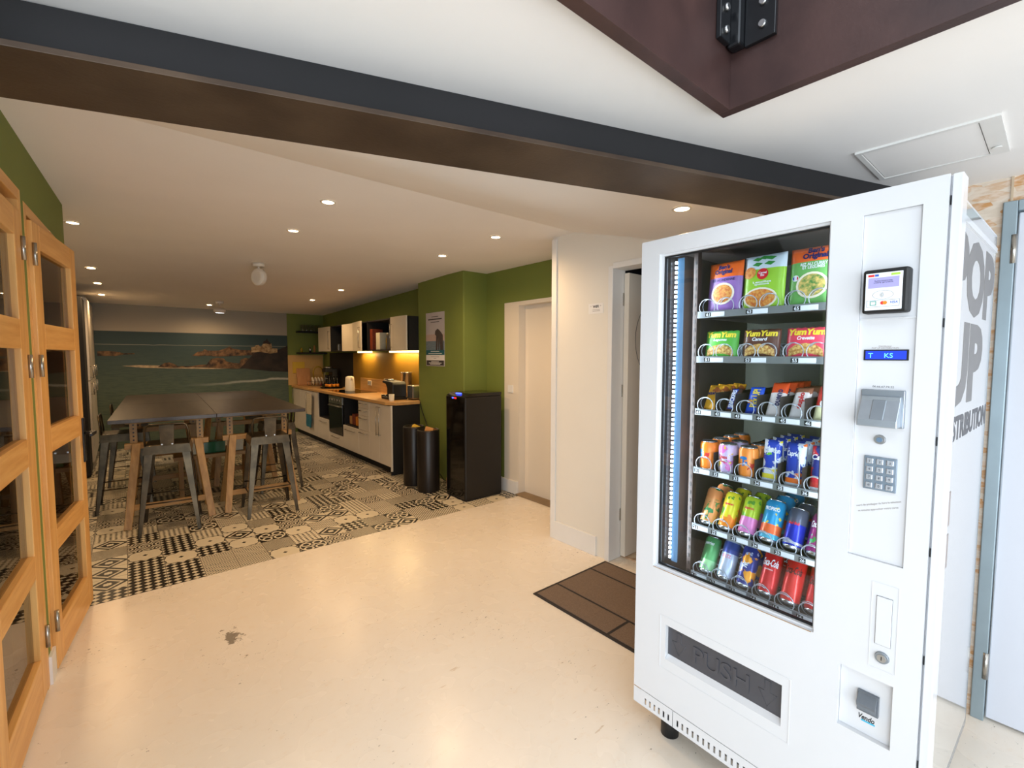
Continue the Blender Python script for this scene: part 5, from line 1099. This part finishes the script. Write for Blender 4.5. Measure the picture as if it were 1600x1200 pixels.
rk.build('wire_basket', M['steel'], dr)
for k in range(4):
    o = MB().lathe([(0.03, 0.0), (0.075, 0.012), (0.078, 0.014), (0.03, 0.004)], 20).build('plate', M['kettle']); o.matrix_world = Matrix.Translation((2.70 + k * 0.055, 9.05, ZW + 0.095)) @ Matrix.Rotation(R(80), 4, 'Y'); tag(o, 'white plate standing in the dish rack', 'plate', 'plates standing in the dish rack')
o = MB().lathe([(0.028, 0), (0.034, 0.075), (0.031, 0.075), (0.026, 0.005)], 16, cap=False).build('mug', mat('red_mug', (150, 40, 36), 0.35, var=0.05)); o.location = (2.90, 9.17, ZW + 0.0); tag(o, 'red mug beside the dish rack', 'mug')
fc = thing('filter_coffee_machine', 'tall black coffee machine with steel lid near the black splashback', 'coffee machine', (2.90, 8.72, ZW)); boxo('body', (-0.10, -0.11, 0), (0.12, 0.11, 0.05), M['black'], fc, bevel=0.006); boxo('column', (0.03, -0.11, 0.05), (0.12, 0.11, 0.33), M['black'], fc, bevel=0.006)
boxo('head', (-0.09, -0.10, 0.27), (0.12, 0.10, 0.34), M['black'], fc, bevel=0.008); MB().lathe([(0.075, 0.34), (0.075, 0.365), (0.03, 0.375)], 20).build('lid', M['steel'], fc); MB().lathe([(0.055, 0.05), (0.065, 0.12), (0.05, 0.22)], 18, c=(-0.03, 0, 0)).build('jug', M['gloss_black'], fc)
hn = MB(); hn.box((-0.108, -0.095, 0.08), (-0.10, -0.080, 0.26)); hn.build('handle', M['steel'], fc)
tr = thing('serving_tray', 'round dark tray under the row of bottles', 'tray', (2.80, 8.28, ZW)); MB().lathe([(0.17, 0.0), (0.20, 0.018), (0.195, 0.018), (0.165, 0.004)], 28).build('dish', M['gloss_black'], tr)
bt = thing('syrup_bottle', '', 'bottle'); MB().lathe([(0.026, 0), (0.027, 0.10), (0.012, 0.15), (0.011, 0.20)], 14).build('glass_body', M['gloss_black'], bt); MB().lathe([(0.0275, 0.02), (0.0275, 0.07)], 14).build('label_band', M['orange'], bt); MB().lathe([(0.013, 0.20), (0.013, 0.215)], 10).build('cap', M['black'], bt)
bpos = [(2.74, 8.20), (2.74, 8.28), (2.74, 8.36), (2.82, 8.22), (2.82, 8.32), (2.89, 8.25)]
names = ['right front', 'middle front', 'left front', 'right rear', 'left rear', 'hindmost']
for i, p in enumerate(bpos):
    o = bt if i == 0 else dup(bt); o.location = (p[0], p[1], ZW + 0.006); o['label'] = 'dark bottle with orange label on the round tray, %s' % names[i]; o['group'] = 'orange-label bottles on the tray'
kt = thing('kettle', 'white plastic kettle on the worktop by the hob', 'kettle', (2.74, 7.26, ZW + 0.005)); MB().lathe([(0.075, 0), (0.078, 0.02), (0.068, 0.20), (0.062, 0.235), (0.03, 0.245)], 24).build('body', M['kettle'], kt); MB().tube([(-0.005, 0.065, 0.21), (-0.01, 0.115, 0.20), (-0.01, 0.125, 0.12), (-0.005, 0.08, 0.05)], 0.010, 8).build('handle', M['kettle'], kt); MB().taper((0, -0.06, 0.20), (0, -0.095, 0.225), (0.04, 0.03), (0.025, 0.01), (1, 0, 0)).build('spout', M['kettle'], kt)
o = MB().box((2.56, 6.90, ZW), (3.04, 7.75, ZW + 0.005)).build('induction_hob', M['gloss_black']); tag(o, 'black glass hob set into the wooden worktop', 'hob')
ce = thing('capsule_coffee_machine', 'black capsule coffee machine at the near end of the worktop', 'coffee machine', (2.74, 5.70, ZW))
boxo('body', (-0.10, -0.16, 0.0), (0.12, 0.17, 0.03), M['black'], ce, bevel=0.006); MB().prism([(-0.15, 0.03), (-0.15, 0.20), (-0.12, 0.235), (0.14, 0.245), (0.18, 0.22), (0.06, 0.20), (0.02, 0.15), (0.02, 0.03)], -0.09, 0.11, 'x').build('housing', M['black'], ce, bevel=0.010)
boxo('drip_tray', (-0.07, 0.14, 0.0), (0.08, 0.24, 0.05), M['gloss_black'], ce, bevel=0.004); boxo('lever', (-0.03, 0.10, 0.245), (0.05, 0.24, 0.262), M['steel'], ce, bevel=0.004)
o = thing('steel_canister', 'round steel canister standing behind the black capsule machine', 'canister', (3.0, 5.85, ZW)); MB().lathe([(0.075, 0), (0.075, 0.335), (0.078, 0.337), (0.078, 0.35)], 24).build('drum', M['steel'], o)
ts = thing('toaster', 'steel toaster against the green chimney wall', 'toaster', (2.96, 5.46, ZW)); boxo('body', (-0.11, -0.08, 0.01), (0.11, 0.08, 0.19), M['steel'], ts, bevel=0.015, segs=3); boxo('slot', (-0.08, -0.02, 0.1895), (0.08, 0.01, 0.1905), M['black'], ts); boxo('base', (-0.10, -0.07, 0), (0.10, 0.07, 0.012), M['black'], ts)
mg = thing('coffee_mug', 'cream mug standing in front of the black capsule machine', 'mug', (2.60, 5.475, ZW)); MB().lathe([(0.030, 0), (0.036, 0.085), (0.033, 0.085), (0.027, 0.006)], 20, cap=False).build('body', M['kettle'], mg); MB().tube([(-0.002, 0.034, 0.07), (-0.002, 0.060, 0.065), (-0.002, 0.062, 0.03), (-0.002, 0.033, 0.02)], 0.005, 8).build('handle', M['kettle'], mg)

# ------------------------------------------------------------------ poster on chimney
po = thing('wall_poster', 'tall poster with beach scene on the green chimney wall', 'poster', (2.9, 4.89, 1.695))
boxo('sheet', (-0.0035, -0.215, -0.325), (-0.0005, 0.215, 0.325), mat('poster_sky', (176, 168, 166), 0.35, rgb2=(188, 182, 184), vscale=2), po)
def pb(nm, y0, y1, z0, z1, m, d=0.004): boxo(nm, (-d - 0.0006, -y1, z0), (-d, -y0, z1), m, po)
pb('sunset_band', -0.215, 0.215, -0.02, 0.06, mat('poster_sunset', (184, 160, 148), 0.35, var=0.03)); pb('sea_band', -0.215, 0.215, -0.13, -0.02, mat('poster_sea', (96, 116, 130), 0.35, rgb2=(120, 134, 142), vscale=12, stretch=(1, 1, 8)))
pb('teal_band', -0.215, 0.215, -0.19, -0.13, mat('poster_teal', (24, 92, 104), 0.35, var=0.03)); pb('white_band', -0.215, 0.215, -0.255, -0.19, M['paper']); pb('dark_band', -0.20, 0.20, -0.315, -0.255, M['ink'])
fg = MB(); fg.prism([(-0.02, -0.13), (-0.01, 0.04), (-0.04, 0.06), (-0.03, 0.10), (0.02, 0.125), (0.05, 0.115), (0.09, 0.09), (0.14, 0.05), (0.15, -0.13), (0.08, -0.13), (0.07, 0.0), (0.06, -0.13), (0.04, -0.13), (0.03, 0.02), (0.015, -0.13)], -0.0052, -0.0046, 'x')
for i, v in enumerate(fg.v): fg.v[i] = (v[0], -v[1] - 0.04, v[2])
fg.build('figure_print', mat('poster_figures', (72, 62, 62), 0.4, var=0.2, vscale=30), po)
for z, w_ in ((0.27, 0.08), (0.235, 0.16), (0.205, 0.10)): pb('print_line', -w_, w_, z, z + (0.014 if w_ > 0.15 else 0.007), M['ink'])
for z, w_ in ((-0.150, 0.10), (-0.175, 0.16), (-0.275, 0.09), (-0.290, 0.15), (-0.305, 0.12)): pb('print_line', -w_, w_, z, z + 0.007, M['paper'], 0.005)
for z, w_ in ((-0.215, 0.10), (-0.235, 0.03)): pb('print_line', -w_, w_, z, z + 0.006, M['ink_grey'], 0.005)

# ------------------------------------------------------------------ water dispenser, bins, bottle, cable
wd = thing('water_dispenser', 'tall glossy black water dispenser beside the side door', 'water dispenser', (2.62, 3.84, 0))
MB().box((0.0, 0.0, 0.012), (0.47, 0.37, 1.075)).build('body', M['black'], wd, bevel=0.012, segs=3)
tc_ = MB().prism([(0.0, 1.076), (0.47, 1.076), (0.47, 1.112), (0.07, 1.112)], 0.002, 0.368, 'y'); tc_.build('top_console', M['gloss_black'], wd, bevel=0.004)
MB().box((-0.004, 0.02, 0.02), (0.0, 0.35, 1.07)).build('front_panel', M['gloss_black'], wd, bevel=0.002)
boxo('indicator', (-0.006, 0.16, 1.052), (-0.004, 0.20, 1.066), M['led_red'], wd); boxo('indicator', (-0.006, 0.21, 1.052), (-0.004, 0.24, 1.066), M['led_blue'], wd); boxo('button_panel', (0.028, 0.14, 1.098), (0.050, 0.22, 1.1105), M['led_blue'], wd)
boxo('plinth', (0.01, 0.01, 0.0), (0.46, 0.36, 0.012), M['matte_black'], wd)
bn = thing('pedal_bin', 'tall round black bin nearer the water dispenser', 'bin', (2.545, 4.46, 0), R(200), 'black round bins')
MB().lathe([(0.120, 0.0), (0.124, 0.03), (0.124, 0.67), (0.118, 0.685), (0.112, 0.685), (0.112, 0.62)], 28, cap=False).build('body', mat('satin_black_bin', (34, 29, 26), 0.35, 0.3, var=0.1), bn); MB().lathe([(0.01, 0.62), (0.112, 0.62)], 28).build('inner_bag', M['black'], bn); boxo('pedal', (-0.03, -0.155, 0.01), (0.03, -0.115, 0.022), M['steel'], bn, bevel=0.003)
dup(bn, (2.545, 4.79, 0), R(200), 'tall round black bin between the counter and the other bin')
o = boxo('cardboard_scrap', (-0.06, -0.05, 0), (0.06, 0.05, 0.07), M['cardboard'], bevel=0.002); o.location = (2.56, 4.44, 0.63); o.rotation_euler = (R(10), R(20), R(30)); tag(o, 'piece of cardboard sticking out of the nearer bin', 'cardboard')
o = boxo('crumpled_packet', (-0.04, -0.05, 0), (0.04, 0.05, 0.06), M['yellow'], bevel=0.015, segs=1); o.location = (2.56, 4.79, 0.63); o.rotation_euler = (R(25), R(-12), R(50)); tag(o, 'crumpled yellow packet in the further bin', 'packet')
bo = thing('water_bottle', 'small bottle with peach liquid standing between bin and dispenser', 'bottle', (2.72, 4.40 - 0.13 + 0.04, 0)); MB().lathe([(0.030, 0.0), (0.032, 0.14), (0.014, 0.19), (0.013, 0.21)], 16).build('body', mat('peach_bottle', (214, 168, 130), 0.2, var=0.1), bo); MB().lathe([(0.015, 0.21), (0.015, 0.235)], 12).build('cap', M['kettle'], bo)
o = MB().lathe([(0.034, 0.0), (0.036, 0.18), (0.014, 0.27), (0.014, 0.31)], 16).build('green_bottle', M['green_bottle']); o.location = (2.82, 4.245 + 0.0, 0); tag(o, 'green glass bottle behind the small peach bottle', 'bottle')
o = MB().tube([(2.893, 5.28, 0.93), (2.89, 5.22, 0.80), (2.885, 5.08, 0.62), (2.86, 4.93, 0.40), (2.84, 4.88, 0.2), (2.84, 4.62, 0.03), (2.86, 4.30, 0.02), (2.9, 4.22, 0.15)], 0.005, 6).build('power_cable', M['black']); tag(o, 'thin black power cable running down the green chimney wall', 'cable')

# ------------------------------------------------------------------ tall units at the left
t = thing('fridge', 'tall black unit standing before the white tall cupboards', 'fridge'); boxo('body', (-1.0, 7.55, 0.02), (-0.36, 8.02, 2.19), M['matte_black'], t, bevel=0.004); boxo('foot_plinth', (-0.98, 7.57, 0), (-0.40, 8.0, 0.02), M['black'], t)
for k, (y0, y1) in enumerate(((8.03, 8.55), (8.56, 9.08), (9.09, 9.58))):
    t = thing('tall_cupboard', 'tall white glossy cupboard by the left wall, %s of three' % ('nearest', 'middle', 'furthest')[k], 'cupboard', group='tall white cupboards'); boxo('body', (-1.0, y0, 0.10), (-0.36, y1, 2.24), M['cab_white'], t); boxo('plinth', (-0.98, y0, 0), (-0.42, y1, 0.10), M['matte_black'], t)
    for z0, z1 in ((0.11, 1.16), (1.17, 2.23)): d = boxo('door', (-0.36, y0 + 0.003, z0), (-0.34, y1 - 0.003, z1), M['cab_white'], t, bevel=0.002); h = MB(); zz = 1.06 if z0 < 1 else 1.28; h.cyl((-0.31, y0 + 0.05, zz - 0.08), (-0.31, y0 + 0.05, zz + 0.08), 0.006, 8); h.cyl((-0.31, y0 + 0.05, zz + 0.07), (-0.34, y0 + 0.05, zz + 0.07), 0.005, 8); h.cyl((-0.31, y0 + 0.05, zz - 0.07), (-0.34, y0 + 0.05, zz - 0.07), 0.005, 8); h.build('handle', M['steel'], d)

# ------------------------------------------------------------------ downlights and ceiling fittings
def zc(y):
    if y < 1.2: return ZF
    if y < 4.6: return 2.435
    return 2.435 + (2.292 - 2.435) * (y - 4.6) / 5.2
dl = None
DL = [(0.99, 2.92, 'left front'), (1.01, 3.75, 'second row left'), (2.28, 2.91, 'front right, over the hall side'), (2.32, 3.77, 'before the green chimney'), (2.04, 1.18, 'near the vending machine behind the beam'),
      (-0.24, 4.54, 'beside the green wall corner'), (-0.22, 6.4, 'left wall side, second from the glazed door'), (-0.205, 7.45, 'left wall side, third from the glazed door'), (-0.20, 8.5, 'left wall side, nearest the mural'),
      (1.10, 8.95, 'beside the bright floodlight'), (2.27, 7.5, 'over the kitchen run, further'), (2.30, 6.35, 'over the kitchen run, nearer')]
for i, (x, y, w_) in enumerate(DL):
    lab = 'round recessed warm downlight in the ceiling, ' + w_
    if dl is None:
        dl = thing('downlight', lab, 'downlight', group='recessed warm downlights'); MB().lathe([(0.033, -0.001), (0.046, -0.001), (0.045, -0.005), (0.036, -0.006), (0.033, -0.003)], 24, cap=False).build('ring', M['spot_ring'], dl)
        MB().lathe([(0.0, -0.0035), (0.034, -0.0035), (0.034, -0.002), (0.0, -0.002)], 24, cap=False).build('lens', M['spot'], dl); o = dl
    else: o = dup(dl, label=lab)
    o.location = (x, y, zc(y) - (0.001 if y < 5 else 0.002))
    if y > 4.6: o.rotation_euler = (R(-1.6), 0, 0)
    l = bpy.data.lights.new('downlight_beam', 'SPOT'); l.energy = (12 if y < 2 else 35) if y < 5 else 29; l.color = (1.0, 0.66, 0.35); l.spot_size = R(165); l.spot_blend = 0.9; l.shadow_soft_size = 0.035
    lo = bpy.data.objects.new('downlight_beam', l); COL.objects.link(lo); lo.location = (x, y, zc(y) - 0.03)
def flood(x, y, lab, lit, a):
    t = thing('ceiling_spotlight', lab, 'spotlight', (x, y, zc(y)), a)
    MB().cyl((0, 0, 0), (0, 0, -0.035), 0.055, 20).build('base', M['spot_ring'], t); MB().cyl((0, 0, -0.035), (0, 0, -0.06), 0.012, 10).build('arm', M['spot_ring'], t)
    h = MB(); T = Matrix.Translation((0, 0.0, -0.135)) @ Matrix.Rotation(R(90 if not lit else 14), 4, 'X'); h.lathe([(0.075, -0.03), (0.085, -0.015), (0.085, 0.02), (0.06, 0.035)], 26, T=T); h.build('head', M['spot_ring'], t, bevel=0.003)
    h = MB(); h.lathe([(0.0, -0.032), (0.066, -0.032), (0.066, -0.0305), (0.0, -0.0305)], 24, T=T, cap=False); h.build('lens', M['spot_w'] if lit else M['flap'], t)
    return t
flood(1.07, 5.22, 'white swivel ceiling spotlight, unlit, above the table', False, R(-60))
flood(1.17, 8.45, 'lit white ceiling floodlight near the mural', True, 0)
sl_ = bpy.data.lights.new('floodlight_beam', 'SPOT'); sl_.energy = 14; sl_.color = (1, 0.95, 0.85); sl_.spot_size = R(120); sl_.spot_blend = 0.8; slo = bpy.data.objects.new('floodlight_beam', sl_); COL.objects.link(slo); slo.location = (1.17, 8.45, 2.12)
